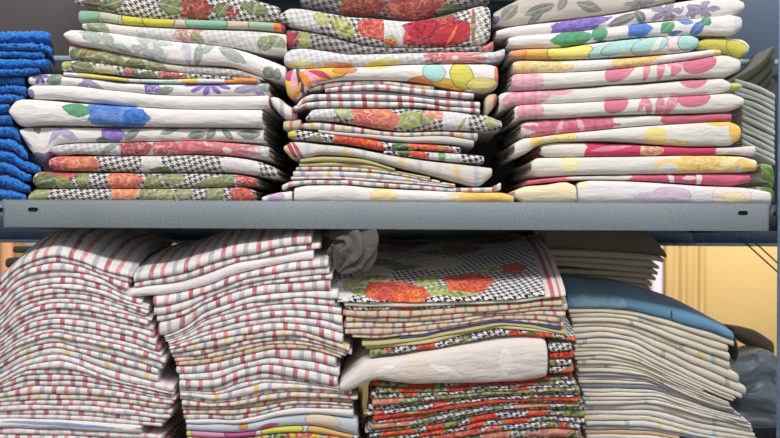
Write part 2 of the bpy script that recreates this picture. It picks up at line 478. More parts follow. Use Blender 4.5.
        qs = [q[:, ::-1] + nb, q + nb + NO]
        for c_ in (0, n-1):
            aa = idx[:-1, c_]; bb = idx[1:, c_]
            s4 = np.stack([aa, bb, bb + NO, aa + NO], -1) + nb
            qs.append(s4 if c_ else s4[:, ::-1])
        for r_ in (0, nsec-1):
            aa = idx[r_, :-1]; bb = idx[r_, 1:]
            s4 = np.stack([aa, aa + NO, bb + NO, bb], -1) + nb
            qs.append(s4 if r_ else s4[:, ::-1])
        F.extend(qs)
    loc = P((x0 + x1)/2, float(np.mean(bot)), d + 0.02)
    V, F, U = sv[0]
    V = np.concatenate(V); F = np.concatenate(F); U = np.concatenate(U)
    hems = []; keep = np.ones(len(F), dtype=bool)
    if hpx > 3.4 and not terry:
        um = (U[:, 0] - uoff)[F].mean(axis=1)
        for hm in ([um > x1 - 2.5, um < x0 + 2.5] if end_l else [um > x1 - 2.5]):
            hems.append(hm); keep &= ~hm
    o = mesh_obj(name, V, F[keep], mat, None, True, U, loc=loc)
    for hm in hems:
        hv = np.unique(F[hm]); rm = np.zeros(len(V), dtype=np.int64); rm[hv] = np.arange(len(hv))
        mesh_obj('hem', V[hv] - np.asarray(loc), rm[F[hm]], mat, o, True, U[hv])
    if sv[1][0]:
        V, F, U = sv[1]
        mesh_obj('inner_fold', np.concatenate(V) - np.asarray(loc), np.concatenate(F), inner or mat, o, True, np.concatenate(U))
    tag(o, label, cat, grp)
    return o

def cl(name, pts, mat, label, cat='tablecloth', grp=None, inner=None, **kw):
    xs = [p[0] for p in pts]; yt = [p[1] for p in pts]; yb = [p[2] for p in pts]
    return cloth(name, xs, yt, yb, mat, inner, label, cat, grp, **kw)

def V_at(pts, x, y):
    """cloth coordinate across the fold of image row y at column x"""
    xs = [p[0] for p in pts]
    t = np.interp(x, xs, [p[1] for p in pts]); b = np.interp(x, xs, [p[2] for p in pts])
    h = (b - t)/2; q = max(-0.98, min(0.98, ((t + b)/2 - y) / h))
    extra = 0 if abs(((t+b)/2 - y)/h) <= 1 else (((t+b)/2 - y) - math.copysign(h, q))
    return q * h * 1.15 + extra

def M(pts, *ms):
    """motifs given where they show on the folded front: (kind, x, y, rx, ry, rot, A, B, V...)"""
    o = []
    for m_ in ms:
        m_ = list(m_); m_[2] = V_at(pts, m_[1], m_[2]); m_[4] *= 1.15; o.append(tuple(m_))
    return o

# ------------------------------------------------------------------ metal and room
def metal(name, c1, c2, rough=0.42, sc=260):
    m, nt, b = new_mat(name, rough)
    b.inputs['Metallic'].default_value = 0.55; b.inputs['Specular IOR Level'].default_value = 0.5
    tc = nt.nodes.new('ShaderNodeTexCoord')
    n1 = noise(nt, tc.outputs['Object'], sc, 3.0); n2 = noise(nt, tc.outputs['Object'], 9, 2.0)
    t = mth(nt, 'ADD', mth(nt, 'MULTIPLY', n1, 0.75), mth(nt, 'MULTIPLY', n2, 0.35))
    nt.links.new(mixc(nt, step(nt, t, 0.35, 0.75), lin(c1), lin(c2)), b.inputs['Base Color'])
    bp = nt.nodes.new('ShaderNodeBump'); bp.inputs['Strength'].default_value = 0.15; bp.inputs['Distance'].default_value = 0.0005
    nt.links.new(n1, bp.inputs['Height']); nt.links.new(bp.outputs[0], b.inputs['Normal'])
    return m
GALV = metal('galvanised_steel', (140, 151, 158), (156, 166, 172), 0.5)
GALVB = metal('blue_grey_steel', (92, 112, 136), (118, 138, 160))
DARKM = metal('dark_steel', (52, 58, 66), (66, 74, 84), 0.5)
def plainm(name, col, rough=0.7, var=0.06, sc=6):
    m, nt, b = new_mat(name, rough)
    tc = nt.nodes.new('ShaderNodeTexCoord')
    n1 = noise(nt, tc.outputs['Object'], sc, 3.0)
    nt.links.new(mixc(nt, n1, lin(tuple(v*(1-var) for v in col)), lin(tuple(min(255, v*(1+var)) for v in col))), b.inputs['Base Color'])
    return m
SLOTM = plainm('slot_shade_and_bolt_black', (16, 18, 24), 0.8)
YELLOWP = plainm('ochre_wall_paint', (236, 204, 142), 0.8, 0.03, 2)
YELLOWD = plainm('ochre_door_paint', (228, 196, 132), 0.55, 0.03, 3)
WHITEP = plainm('white_trim_paint', (232, 226, 240), 0.6, 0.02)
FLOORM = plainm('grey_floor_screed', (120, 118, 114), 0.6, 0.12, 4)
PANELM = plainm('slate_blue_sheet', (70, 86, 106), 0.6, 0.10, 5)
PANELG = plainm('charcoal_sheet', (86, 80, 82), 0.7, 0.10, 5)

WY = 2.6
tag(MB().box((-3.4, WY, -1.15), (3.8, WY+0.12, 2.3)).build('wall_back', YELLOWP), kind='structure')
tag(MB().box((-3.4, -3.2, -1.21), (3.8, WY+0.12, -1.15)).build('floor', FLOORM), kind='structure')
def wx(px): return P(px, HOR, WY)[0]
# panelled door with beads, and its pale jamb
dr = tag(MB().box((wx(664), WY-0.045, -1.15), (wx(664)+0.95, WY-0.001, 1.0)).build('door_1', YELLOWD), kind='structure')
for a_, b_ in ((673, 680), (692, 698)):
    for q in (a_, b_):
        tag(MB().box((wx(q)-0.006, WY-0.062, -1.15), (wx(q)+0.006, WY-0.045, 1.0)).build('door_bead', YELLOWD, dr, 0.003), kind='structure')
tag(MB().box((wx(650), WY-0.05, -1.15), (wx(660), WY-0.001, 1.05)).build('trim_1', WHITEP, None, 0.004), kind='structure')
tag(MB().box((wx(4), WY-0.03, -1.15), (wx(14), WY-0.001, 1.05)).build('trim_2', plainm('peach_trim_paint', (236, 176, 130), 0.6), None, 0.004), kind='structure')
tag(MB().box((wx(26), WY-0.03, -1.15), (wx(38), WY-0.001, 1.05)).build('trim_3', plainm('grey_trim_paint', (168, 158, 150), 0.6), None, 0.004), kind='structure')

# ------------------------------------------------------------------ shelving unit
ZB = 0.0565                    # top face of the middle board
ZLOW = P(390, 457)[2]          # top face of the lower board
ZUP = P(390, -50)[2]           # underside of the upper board
XL, XR = P(2, 215)[0], P(771, 215)[0]
unit = bpy.data.objects.new('shelving_unit', None); C.objects.link(unit)
unit.location = (0, 0.2, -1.15)
tag(unit, 'galvanised steel shelving unit holding all the folded cloth piles', 'shelf')
def U(mb, name, mat, parent=unit, bevel=0.0):
    off = Vector(unit.location)
    p = parent
    while p is not None and p is not unit:
        off += p.location; p = p.parent
    mb.v = [tuple(Vector(v) - off) for v in mb.v]
    return mb.build(name, mat, parent, bevel)
DEP = 0.44
def board(z, zbot, name, zrear):
    b_ = U(MB().box((XL, 0.0015, z-0.0015), (XR, DEP, z)), name, GALV)
    lip = MB().box((XL, 0.0, zbot), (XR, 0.0014, z+0.001)).box((XL, 0.0, z-0.0005), (XR, 0.004, z+0.0012)).box((XL, 0.0, zbot), (XR, 0.014, zbot+0.0012))
    lp = U(lip, 'front_lip', GALV, b_, 0.0006)
    U(MB().box((XL, DEP, zrear), (XR, DEP+0.002, z)).box((XL, DEP-0.02, zrear), (XR, DEP, zrear+0.002)), 'rear_lip', GALVB, b_)
    for x in (XL, XR-0.0015):
        U(MB().box((x, 0.002, zbot), (x+0.0015, DEP, z-0.0015)), 'side_lip', DARKM, b_)
    return b_, lp
b_, lp = board(ZB, 0.0160, 'shelf_board', -0.0045)
def slot(px, py, w_, h_, parent):
    mb = MB(); c = P(px, py); seg = 8; n = []
    for i in range(2*seg):
        th = -math.pi/2 + math.pi*i/(seg-1) if i < seg else math.pi/2 + math.pi*(i-seg)/(seg-1)
        ox = (w_-h_)/2*S*(1 if i < seg else -1)
        n.append((c[0] + ox + h_/2*S*math.cos(th), c[2] + h_/2*S*math.sin(th)))
    m = len(n)
    for y in (-0.0004, 0.0006):
        for q in n: mb.v.append((q[0], y, q[1]))
    for i in range(m):
        j = (i+1) % m; mb.f.append((i, j, m+j, m+i))
    for base in (0, m):
        for k in range(1, m-2, 2): mb.f.append((base, base+k, base+k+1, base+k+2))
    return U(mb, 'slot_shade_plate', SLOTM, parent)  # dark plate on the lip, painted shade in place of a cut slot
slot(33, 209.5, 10, 4.2, b_); slot(743, 213, 10, 4.2, b_)
board(ZLOW, ZLOW-0.04, 'shelf_board', ZLOW-0.06)
board(ZUP+0.042, ZUP, 'shelf_board', ZUP-0.02)
def post(x, y, sx, sy):
    mb = MB().box((min(x, x+sx*0.034), y, -1.15), (max(x, x+sx*0.034), y+0.002, 0.62)).box((min(x+sx*0.034, x+sx*0.032), y, -1.15), (max(x+sx*0.034, x+sx*0.032), y+0.034, 0.62))
    p = U(mb, 'post', DARKM if y > 0.1 else GALVB, unit, 0.0005)
    return p
XPL, XPR = P(-15, 215)[0], P(777.2, 215)[0]
pl = post(XPL, -0.0025, -1, 1); pr = post(XPR, -0.0025, 1, 1)
# long beam running behind the boards, held by posts well outside the view
BX = 1.15
U(MB().box((-BX, 0.462, -0.0030), (BX, 0.464, 0.060)), 'rear_beam', GALVB)
U(MB().box((-BX, 0.442, -0.0085), (BX, 0.464, -0.0030)), 'beam_flange', GALVB)
for x in (-BX, BX): U(MB().box((x-0.02, 0.464, -1.15), (x+0.02, 0.468, 0.62)), 'rear_post', DARKM)
for x in (XPL-0.012, XPR+0.02): U(MB().box((x-0.006, 0.03, ZB-0.030), (x, 0.464, ZB-0.010)), 'side_tie', DARKM); U(MB().box((x-0.006, 0.03, ZLOW-0.030), (x, 0.464, ZLOW-0.010)), 'side_tie', DARKM)
U(MB().box((-BX, 0.462, ZLOW-0.05), (BX, 0.464, ZLOW-0.004)), 'rear_beam', DARKM)
U(MB().box((XPR-0.012, -0.002, 0.0165), (XPR+0.001, 0.03, ZB-0.001)), 'bracket', DARKM, pr)
for pz in (213.5,):
    c = P(774.0, pz); U(MB().box((c[0]-0.0022, -0.0035, c[2]-0.003), (c[0]+0.0022, -0.002, c[2]+0.003)), 'bolt', SLOTM, pr, 0.001)
    c = P(1.6, 209.5)
    U(MB().box((XPL-0.001, -0.0016, 0.0165), (XL+0.002, 0.0012, ZB-0.001)), 'bracket', GALVB, pl)
    U(MB().box((c[0]-0.003, -0.0034, c[2]-0.003), (c[0]+0.003, -0.0015, c[2]+0.003)), 'bolt', SLOTM, pl, 0.001)
# rear sheet behind the upper piles, in two tones, and the stretcher rail across it
xm = P(560, 100, DEP)[0]
U(MB().box((-BX, DEP+0.026, 0.0), (xm, DEP+0.028, 0.60)), 'back_panel', PANELG)
U(MB().box((xm, DEP+0.026, 0.0), (BX, DEP+0.028, 0.60)), 'back_panel', PANELM)
zr = P(55, 59, DEP)[2]
U(MB().box((-BX, DEP-0.012, zr-0.0045), (BX, DEP-0.002, zr+0.0045)), 'stretcher_rail', metal('pale_blue_steel', (150, 176, 196), (176, 198, 212)), unit, 0.001)
# thin diagonal brace wires at the rear right corner
mb = MB()
mb.tube([P(740, 238, 0.40), P(792, 285, 0.40)], 0.0015); mb.tube([P(750, 238, 0.40), P(792, 276, 0.40)], 0.0015)
U(mb, 'brace_wire', DARKM)

# ------------------------------------------------------------------ fabrics
IN_W = fabric('reverse_white', ('plain', (206, 196, 184)))
IN_B = fabric('reverse_taupe', ('plain', (186, 170, 156)))
IN_G = fabric('reverse_grey', ('plain', (172, 168, 164)))
CR, SA, GY = (168, 40, 72), (212, 118, 120), (160, 162, 176)
ST = {
 'red': fabric('stripe_red_grey', ('stripe', WHITE, CR, SA, GY, 36.0, 0.14)),
 'pale': fabric('stripe_pale_pink', ('stripe', (234, 230, 230), (206, 120, 140), (226, 186, 192), (200, 202, 214), 36.0, 0.13)),
 'yellow': fabric('stripe_yellow_blue', ('stripe', WHITE, (226, 190, 92), (150, 164, 200), (206, 206, 214), 40.0, 0.12)),
 'mix': fabric('stripe_red_yellow', ('stripe', (224, 214, 204), (180, 60, 84), (214, 186, 104), (140, 146, 164), 30.0, 0.13)),
 'beige': fabric('stripe_on_beige', ('stripe', (208, 190, 164), (170, 56, 72), (196, 130, 120), (150, 146, 146), 33.0, 0.10)),
}
STD = {'red': 'crimson and grey striped tea towel', 'pale': 'faintly pink striped tea towel',
       'yellow': 'yellow and blue striped tea towel', 'mix': 'red and yellow striped tea towel',
       'beige': 'beige tea towel with dull red stripes'}
TERRY, nt, bb = new_mat('blue_terry', 0.95, 0.3)
uv = uvsock(nt)
n1 = noise(nt, uv, 0.75, 3.0)
nt.links.new(mixc(nt, step(nt, n1, 0.35, 0.65), lin((4, 92, 190)), lin((50, 150, 240))), bb.inputs['Base Color'])  # lighter blue on the raised loops, highlights put into the colour
bp = nt.nodes.new('ShaderNodeBump'); bp.inputs['Strength'].default_value = 0.9; bp.inputs['Distance'].default_value = 0.003
nt.links.new(n1, bp.inputs['Height']); nt.links.new(bp.outputs[0], bb.inputs['Normal'])

K = 'tablecloth'
def mk(nm, pts, base, ms, label, grp='printed tablecloths on the middle shelf', inner=None, **kw):
    f = fabric(nm + '_' + str(_n[0]), base, M(pts, *ms)) if ms else fabric(nm, base)
    if 'left pile' in grp: kw.setdefault('spl_r', 0.03)
    if 'right pile' in grp: kw.setdefault('spl_l', 0.035)
    return cl(K, pts, f, label, 'tablecloth', grp, inner or IN_B, **kw)
HW = ('hound', (222, 218, 214), INK, 5.6); HL = ('hound', (214, 212, 212), (176, 178, 184), 6.0)
W_ = ('plain', WHITE); WC = ('plain', (224, 222, 214))

STK.clear()
# ======================= middle shelf, left pile =======================
G = 'tablecloths of the left pile on the middle shelf'
p = [(72,-10,2),(108,-8,10),(150,-8,17),(200,-8,18.5),(255,-1,20),(278,6,20)]
mk('dark_rose', p, HW, [('leaf',110,3,14,7,20,DKG,LEAFG),('leaf',172,6,16,8,-10,LEAFG,DKG),('rose',196,8,16,12,0,(176,70,54),(130,48,44),(214,130,90)),('leaf',222,10,10,7,60,LEAFG,DKG),('rose',232,12,7,6,0,(176,70,54),(130,48,44)),('leaf',254,8,8,12,80,LEAFG,DKG),('leaf',92,2,10,6,0,(120,80,60),DKG)],
   'houndstooth tablecloth with a brown-red rose, topmost of the pile beside the blue towels', G, d=0.035)
p = [(78,9,22),(95,10,20),(120,14,23),(150,17.5,25),(200,19,27),(250,20.5,28),(284,22,31)]
mk('teal_yellow', p, ('plain',(206,196,176)), [('pop',88,15,11,12,0,(120,178,150),(90,130,110)),('pop',109,15,10,10,0,(184,192,160),(120,130,110)),('pop',135,18,15,12,15,CHART,(110,110,40)),('pop',158,20,17,10,0,CHART,(110,110,40)),('pop',206,22,22,10,0,(120,190,160),(90,130,110)),('pop',262,25,15,9,0,(150,190,160),(100,120,90)),('blob',277,27,4,10,0,ORANGE,POPPY),('blob',284,27,4,9,0,MAG,MAG)],
   'folded tablecloth in teal, chartreuse and sand blocks, second from top of its pile', G, d=0.022)
p = [(80,21,26),(100,20,30),(125,23,33),(150,25,37),(195,27,41),(230,28,45),(260,29.5,51),(285,32,53)]
mk('grey_lattice', p, ('plain',(222,216,208)), [('leaf',96,26,14,8,-30,(150,160,120),(120,134,96)),('hound',160,32,26,30,0,(218,214,210),(190,190,190)),('hound',232,38,30,30,0,(218,214,210),(186,186,190)),('rose',184,33,13,8,-10,(206,160,150),(186,120,110)),('leaf',196,37,9,5,-40,(150,160,120),(120,134,96)),('rose',196,28,6,4,0,(222,140,130),(200,110,104)),('leaf',264,42,10,7,50,(150,160,120),(110,124,90)),('leaf',276,40,7,9,60,(150,160,120),(110,124,90))],
   'off-white tablecloth with pale lattice and a dusty rose, under the teal and chartreuse one', G, d=0.012)
p = [(63,33,36),(70,29,42),(100,31,48),(125,34,53),(150,37.5,58),(175,40.5,63),(200,43,64),(225,46,65),(245,51,70),(265,58,77),(285,66,82)]
mk('sage_white', p, W_, [('leaf',92,36,14,6,-10,(170,184,176),SAGE,WHITE,.6),('leaf',108,40,10,5,-60,(170,184,176),SAGE),('daisy',150,46,22,17,20,(188,196,196),(168,178,178),WHITE,.8,6),('leaf',122,48,10,4,-20,(170,184,176),SAGE),('leaf',186,50,5,14,10,(196,196,214),(180,184,200)),('leaf',198,54,14,4,80,(160,174,168),SAGE),('leaf',232,55,16,6,-20,(164,176,172),SAGE),('leaf',208,48,9,4,50,(170,184,176),SAGE),('blob',281,61,5,4,0,PURPLE,LILAC),('leaf',268,72,8,5,60,SAGE,(100,120,104)),('leaf',277,74,7,4,80,SAGE,(100,120,104))],
   'white tablecloth with sage leaf sprays sagging at its right end, fourth in its pile', G, d=0.004)
p = [(67,43,57),(85,46,60),(110,50,63),(140,56,67),(165,61,70),(195,64,73),(235,68,76),(262,74,79)]
mk('green_leaf', p, ('plain',(206,200,184)), [('blob',78,45,22,4,-14,(224,110,112),(214,90,96)),('leaf',76,54,10,7,60,LEAFG,DKG),('leaf',92,54,12,8,20,(150,156,96),(90,104,60)),('leaf',112,59,14,8,-20,(160,166,110),(100,112,70)),('leaf',134,63,12,7,10,(150,156,96),(90,104,60)),('leaf',156,66,13,6,-20,(160,166,110),(104,112,74)),('hound',215,72,36,20,0,(204,200,194),(166,164,160))],
   'tablecloth crowded with olive green leaves, below the sagging white one', G, d=0.012)
p = [(60,60,70),(75,59,71),(100,62,71.5),(125,66,74),(160,70,76.5),(195,73,77.5),(235,76,79)]
mk('olive_hound', p, HW, [('leaf',63,64,5,8,90,(180,186,80),LEAFG),('leaf',82,67,14,7,-10,LEAFG,DKG),('blob',104,69,12,4,0,(204,200,170),(186,184,150)),('leaf',130,71,8,5,0,LEAFG,DKG),('rose',128,71,5,3,0,CORAL,RED),('rose',170,75,14,4,0,(214,90,70),(190,60,54)),('leaf',148,74,8,4,0,LEAFG,DKG)],
   'thin houndstooth tablecloth with a yellow-green corner, under the olive leaf one', G, d=0.008)
p = [(62,71.5,75),(85,73,77),(110,76,79),(135,78.5,81.5),(165,79,82.5),(200,77.5,82.6),(258,76,82)]
mk('yellow_band', p, W_, [('pop',102,76,27,3.2,-3,(240,206,70),(200,160,60)),('pop',155,80,16,4,0,(190,226,214),(120,170,150)),('pop',189,80,8,5,0,(246,200,60),(200,150,60)),('pop',241,79,17,5,0,(242,140,40),(200,110,50)),('leaf',170,80,8,3,0,(190,226,214),(150,200,180))],
   'thin white tablecloth edge with yellow, mint and orange blocks, above the purple daisies', G, d=0.006)
p = [(27,76,83),(38,73,84),(55,73,84),(75,75.5,85),(100,79,88),(130,82,91),(160,83,94),(200,83,95),(240,82,95),(268,82,94)]
mk('purple_daisy', p, W_, [('daisy',39,76,8,8,0,PURPLE,(80,60,150),(60,50,90),.3,6),('leaf',53,79,9,6,30,(120,146,132),(90,116,100)),('leaf',86,80,9,4,60,LILAC,(130,124,160)),('leaf',92,84,12,3,-20,LILAC,(140,134,170)),('leaf',82,84,10,3,30,LILAC,(140,134,170)),('rose',152,89,9,6,0,PURPLE,(140,110,210)),('leaf',165,90,9,4,20,SAGE,(104,126,112)),('daisy',208,82,26,12,0,(116,88,190),(140,116,210),(90,70,150),.1,11),('leaf',246,88,14,4,10,LILAC,(140,134,176)),('leaf',258,90,9,4,-60,LILAC,(140,134,176)),('leaf',266,87,5,7,80,SAGE,(100,120,110)),('leaf',118,80,12,3,0,(140,170,150),SAGE)],
   'white tablecloth with a large violet daisy near its right end', G, d=0.010)
p = [(27,87,95),(33,83.5,98),(60,84,99),(100,88,103),(140,92,106),(180,95,108.5),(230,94.5,109),(268,94,108)]
mk('white_plain', p, W_, [('blob',30,94,4,5,0,(130,120,180),(110,90,160)),('blob',104,106,12,3,0,(90,130,210),BLUE),('blob',130,107,6,2,0,(90,130,210),BLUE)],
   'thick plain white tablecloth lying directly above the blue bloom', G, d=0.004)
p = [(9,110,113),(14,101,121),(22,98.8,126),(45,100,124.5),(80,103,125),(130,106.3,126),(195,109.2,126.5),(262,109.5,127)]
mk('blue_bloom', p, W_, [('leaf',77,110,16,7,-6,(70,160,110),(50,130,90),(130,190,150),.3),('rose',116,115,30,14,0,(50,110,210),(84,142,226),(100,150,230),.5),('rose',106,106,14,6,0,(64,120,216),(90,146,226),(50,100,200)),('rose',136,118,14,9,0,(46,104,206),(70,130,220),(90,140,226))],
   'white tablecloth with one big cobalt blue bloom and green leaf', G, d=0.0)
p = [(18,129,132),(24,126.8,144),(32,126.2,155),(42,126.2,162),(47,126.3,155),(53,126.4,144.5),(70,126.5,142),(120,127.3,141),(195,127.5,140),(262,128.5,142)]
mk('lilac_sprig', p, W_, [('leaf',34,128,7,4,-70,SAGE,(110,124,120)),('leaf',21,138,4,9,80,LILAC,(130,124,170)),('leaf',54,133,10,4,40,(176,168,206),LILAC),('leaf',66,134,12,4,-30,(176,168,206),LILAC),('rose',111,134,12,8,0,(120,84,190),(150,120,214),(150,120,220)),('leaf',130,134,10,4,35,SAGE,(110,136,120)),('leaf',168,131,10,3,20,SAGE,(110,136,120)),('leaf',100,140,7,4,0,(80,120,90),(90,130,100)),('blob',40,158,9,7,0,(90,88,150),(130,126,170)),('leaf',210,133,8,4,60,SAGE,(100,128,110)),('leaf',226,133,10,3,-50,SAGE,(100,128,110)),('leaf',196,134,10,4,10,SAGE,(100,128,110)),('leaf',248,134,12,5,0,SAGE,(100,128,110))],
   'white tablecloth with a small violet flower, its left end drooping over blue towels', G, d=0.012)
p = [(50,146.5,152),(56,144.5,155),(75,142.8,153.5),(120,142,155),(150,141.2,155),(195,140.3,153.5),(230,142.3,155),(268,146,160)]
mk('pink_stroke', p, HL, [('rose',135,148,17,9,0,(196,64,82),(168,44,66),(232,180,180)),('rose',165,148,14,9,0,(214,100,112),(196,64,82),(240,210,206)),('blob',190,148,16,10,0,(206,74,92),(224,130,138)),('leaf',110,147,14,3,35,SAGE,(120,134,110)),('daisy',226,150,34,20,0,(204,80,96),(220,120,128),(238,214,208),.3,15)],
   'tablecloth with crimson and white petals over pale lattice, below the violet flower', G)
p = [(48,159,167),(56,156,170),(100,155.7,171),(150,155.5,172),(195,154.7,172),(225,156.2,172),(255,160.5,175),(276,168,178)]
mk('coral_hound', p, HW, [('rose',60,163,15,12,0,(206,74,84),(224,116,104),(244,200,180)),('rose',82,165,16,12,0,(236,130,84),(222,96,84),(246,190,150)),('hound',148,163,7,30,0,WHITE,(200,198,196)),('blob',152,162,9,12,0,(222,218,212),(206,206,198)),('leaf',160,170,12,4,0,(110,140,70),(60,80,50)),('blob',240,166,20,12,0,(224,220,220),(212,208,208))],
   'houndstooth tablecloth with a coral rose at its left end, third from its shelf', G)
p = [(32,175,184),(38,171,187.5),(70,172,188),(195,172.8,187.5),(235,173.8,186),(256,178,185.5)]
mk('rose_leaf_hound', p, HW, [('rose',58,173,22,6,0,(216,74,84),(200,52,70),(232,120,110)),('leaf',44,181,14,9,20,(120,130,84),(80,104,54)),('leaf',62,183,12,7,-30,(160,170,90),(90,116,60)),('leaf',82,179,7,12,0,(150,160,80),(96,120,64)),('rose',124,180,18,9,0,(238,130,92),(224,90,84),(250,196,150)),('leaf',152,182,9,8,30,(160,166,104),(116,128,84)),('leaf',172,178,13,6,0,(156,164,104),(116,128,84)),('leaf',210,183,14,6,10,(160,166,104),(120,130,84)),('leaf',226,180,10,7,40,(156,164,104),(116,128,84)),('rose',246,181,12,8,0,(222,90,74),(200,64,64))],
   'tablecloth with coral rose, green leaves and houndstooth, second from its shelf', G)
p = [(27,195,201.2),(33,189.2,201.2),(100,188.4,201.2),(195,188.2,201.4),(240,186.8,201.6),(253,190,201.6)]
mk('rose_leaf_base', p, HW, [('leaf',36,194,14,9,10,(160,166,104),(130,144,70)),('rose',124,192,15,9,0,(236,116,88),(240,160,110),(250,200,160)),('leaf',146,194,9,8,50,(160,166,104),(116,128,84)),('leaf',164,194,12,7,0,(186,190,110),(120,130,84)),('leaf',184,193,10,6,0,(166,170,112),(120,130,84)),('leaf',214,194,13,8,40,(160,166,104),(116,128,84)),('rose',242,196,13,9,0,(216,84,70),(196,60,60),(236,140,110))],
   'houndstooth tablecloth with leaves and coral roses, bottom of the pile beside blue towels', G)

STK.clear()
# ======================= middle shelf, centre pile =======================
G = 'tablecloths of the centre pile on the middle shelf'; G2 = 'tea towels of the centre pile on the middle shelf'
p = [(300,-8,3),(320,-8,8),(350,-9,13),(390,-9,15),(410,-9,18),(435,-9,13.5),(465,-8,6),(490,-5,1)]
mk('brown_rose', p, ('hound',(150,146,140),(60,60,64),6.0), [('rose',362,4,24,14,0,(150,66,50),(110,46,42),(190,110,80)),('rose',415,6,28,16,0,(176,74,66),(140,50,52),(206,130,110)),('leaf',450,8,14,5,0,DKG,LEAFG)],
   'dark houndstooth tablecloth with brown-red roses, topmost of the centre pile', G, d=0.040)
p = [(279,12,18),(290,5.5,24),(320,9,31),(350,14,39),(375,16,44),(410,18.5,45),(435,15,44.6),(465,7,44),(485,3,42.6),(491,6,36)]
mk('big_rose', p, HW, [('hound',300,14,14,24,20,(224,222,220),(180,180,186)),('leaf',321,17,9,6,0,(200,200,110),LEAFG),('leaf',342,25,11,12,50,(206,204,110),(110,124,60)),('rose',374,27,17,10,0,(220,84,72),(200,56,60),(244,150,110)),('hound',396,30,12,24,0,(226,222,220),(200,200,206)),('leaf',392,38,9,5,-30,(190,196,90),LEAFG),('rose',390,40,7,4,0,(226,100,50),POPPY),('rose',435,30,34,15,0,(202,50,70),(170,30,54),(226,100,80),.3),('rose',424,26,16,10,0,(206,54,74),(160,26,50),(190,40,60),.3),('blob',455,33,18,10,0,(206,54,66),(196,44,60)),('leaf',452,34,13,1.6,60,(240,150,70),(230,110,60),(240,160,80)),('leaf',447,10,18,5,15,(110,130,60),DKG),('hound',478,22,7,34,0,(226,222,216),(150,150,150)),('leaf',474,24,2.5,18,0,(90,130,70),(200,60,60))],
   'houndstooth tablecloth with a huge crimson rose, near the top of the centre pile', G, d=0.014)
p = [(286,27,45),(300,28.5,45.5),(325,33,48),(350,40,52),(375,45,51.5),(410,46,50.5),(450,45.5,49.8),(485,43.5,49.5),(494,38,49)]
mk('dark_hound', p, ('hound',(176,172,168),(70,70,74),6.0), [('leaf',296,36,9,6,60,(170,60,60),(120,40,50)),('leaf',304,38,7,9,0,(170,170,80),LEAFG),('blob',288,38,5,10,0,(196,50,90),(150,40,60)),('rose',489,44,6,7,0,(230,110,80),(210,80,70))],
   'dim black and white houndstooth tablecloth squeezed under the huge crimson rose', G, d=0.018)
p = [(284,54,63),(290,48.5,67.3),(300,47.2,67.8),(325,50,66.8),(350,53.4,66),(375,53,65),(420,51.7,63),(460,51,62.5),(492,51,61),(505,47.5,57)]
mk('pale_hound', p, ('hound',(226,224,222),(192,194,200),6.0), [('blob',300,64,14,3.5,0,(232,214,110),(226,206,130)),('blob',338,64,14,3,0,(234,150,110),(232,170,130)),('blob',385,62,18,4,0,(230,214,120),(226,206,130)),('daisy',455,58,34,14,0,(208,100,108),(222,140,140),(236,216,206),.3,15),('rose',436,57,10,6,0,(216,130,126),(200,90,100))],
   'pale lattice tablecloth ending in pink petals, between houndstooth and bold orange print', G, d=0.006)
p = [(285,73,85),(289,69.5,97),(296,68,98),(308,67.5,88),(325,67,82),(345,66.6,79.2),(375,65.6,79),(410,64,80.5),(435,63.5,84.5),(460,63.2,89.5),(485,63.2,91.5),(498,66,86)]
mk('bold_orange', p, W_, [('pop',322,72,28,9,0,(248,186,40),(80,60,40)),('pop',345,70,13,3.5,0,(240,130,50),(80,60,40)),('pop',290,90,14,9,40,(240,190,50),(80,60,40)),('pop',288,74,7,7,0,(196,40,110),(60,50,60)),('leaf',300,80,4,15,12,(60,56,60),(60,56,60),(60,56,60)),('leaf',306,80,3.5,15,25,(240,140,50),(240,130,50),(240,130,50)),('leaf',312,77,3.5,13,38,(240,160,180),(240,160,180),(240,170,190)),('leaf',320,74,3.2,12,60,(200,30,110),(200,30,110),(200,30,110)),('leaf',294,82,4,12,0,(244,170,180),(240,160,170),(244,170,180)),('leaf',297,91,3,9,-20,(240,150,60),(240,150,60),(240,150,60)),('pop',375,66.5,13,3,0,(240,206,80),(200,170,80)),('pop',424,82,18,7,10,(244,140,40),(120,80,50)),('pop',448,84,18,6,-12,(248,190,60),(120,90,50)),('pop',434,72,12,9,0,(160,216,210),(100,130,130)),('pop',462,76,12,14,20,(214,204,50),(110,110,50)),('pop',482,84,16,7,0,(226,214,110),(150,140,80)),('blob',497,74,3,8,0,(240,140,50),(220,90,70))],
   'white tablecloth with bold orange, magenta and chartreuse petals in the centre pile', G, d=0.004)
SP = [
 ('mix', [(309,86.5,90),(318,83.4,88),(340,80.6,85),(375,79.6,82.8),(405,82,86),(434,85,88.6)], 'short beige-edged tea towel with pink stripes, directly under the bold orange print', 0.010),
 ('red', [(325,88.3,91.3),(345,85.8,90),(375,84,89),(405,86.8,91.5),(434,89.4,95),(474,93,98)], 'tea towel with red stripes, second under the bold orange print', 0.004),
 ('lav', [(330,91.5,93.6),(360,89.8,93.2),(400,92.2,95),(434,95.6,99),(465,98.8,101)], 'thin lavender-grey cloth between two red striped tea towels', 0.012),
 ('red', [(297,104,109),(304,97,102.5),(315,93.8,99.5),(345,93.8,99.7),(375,94.2,100.2),(410,96,101.2),(445,100,105),(480,101.6,108)], 'tea towel with red and grey stripes, just below the lavender-grey cloth', 0.002),
 ('red', [(293,106,111),(305,102.4,107),(330,100.3,106.8),(375,100.7,107.2),(410,102,106.6),(445,105.6,109.5),(480,108.6,113.5)], 'red striped tea towel lying on the apricot rose tablecloth', 0.004),
]
for kind, p, lab, dd in SP:
    cl('tea_towel' if kind != 'lav' else 'folded_cloth', p, ST.get(kind) or fabric('lavender_grey', ('plain', (190, 188, 200))), lab, 'tea towel' if kind != 'lav' else 'cloth', G2, IN_W, d=dd, uoff=rnd.random()*40, voff=rnd.random()*30)
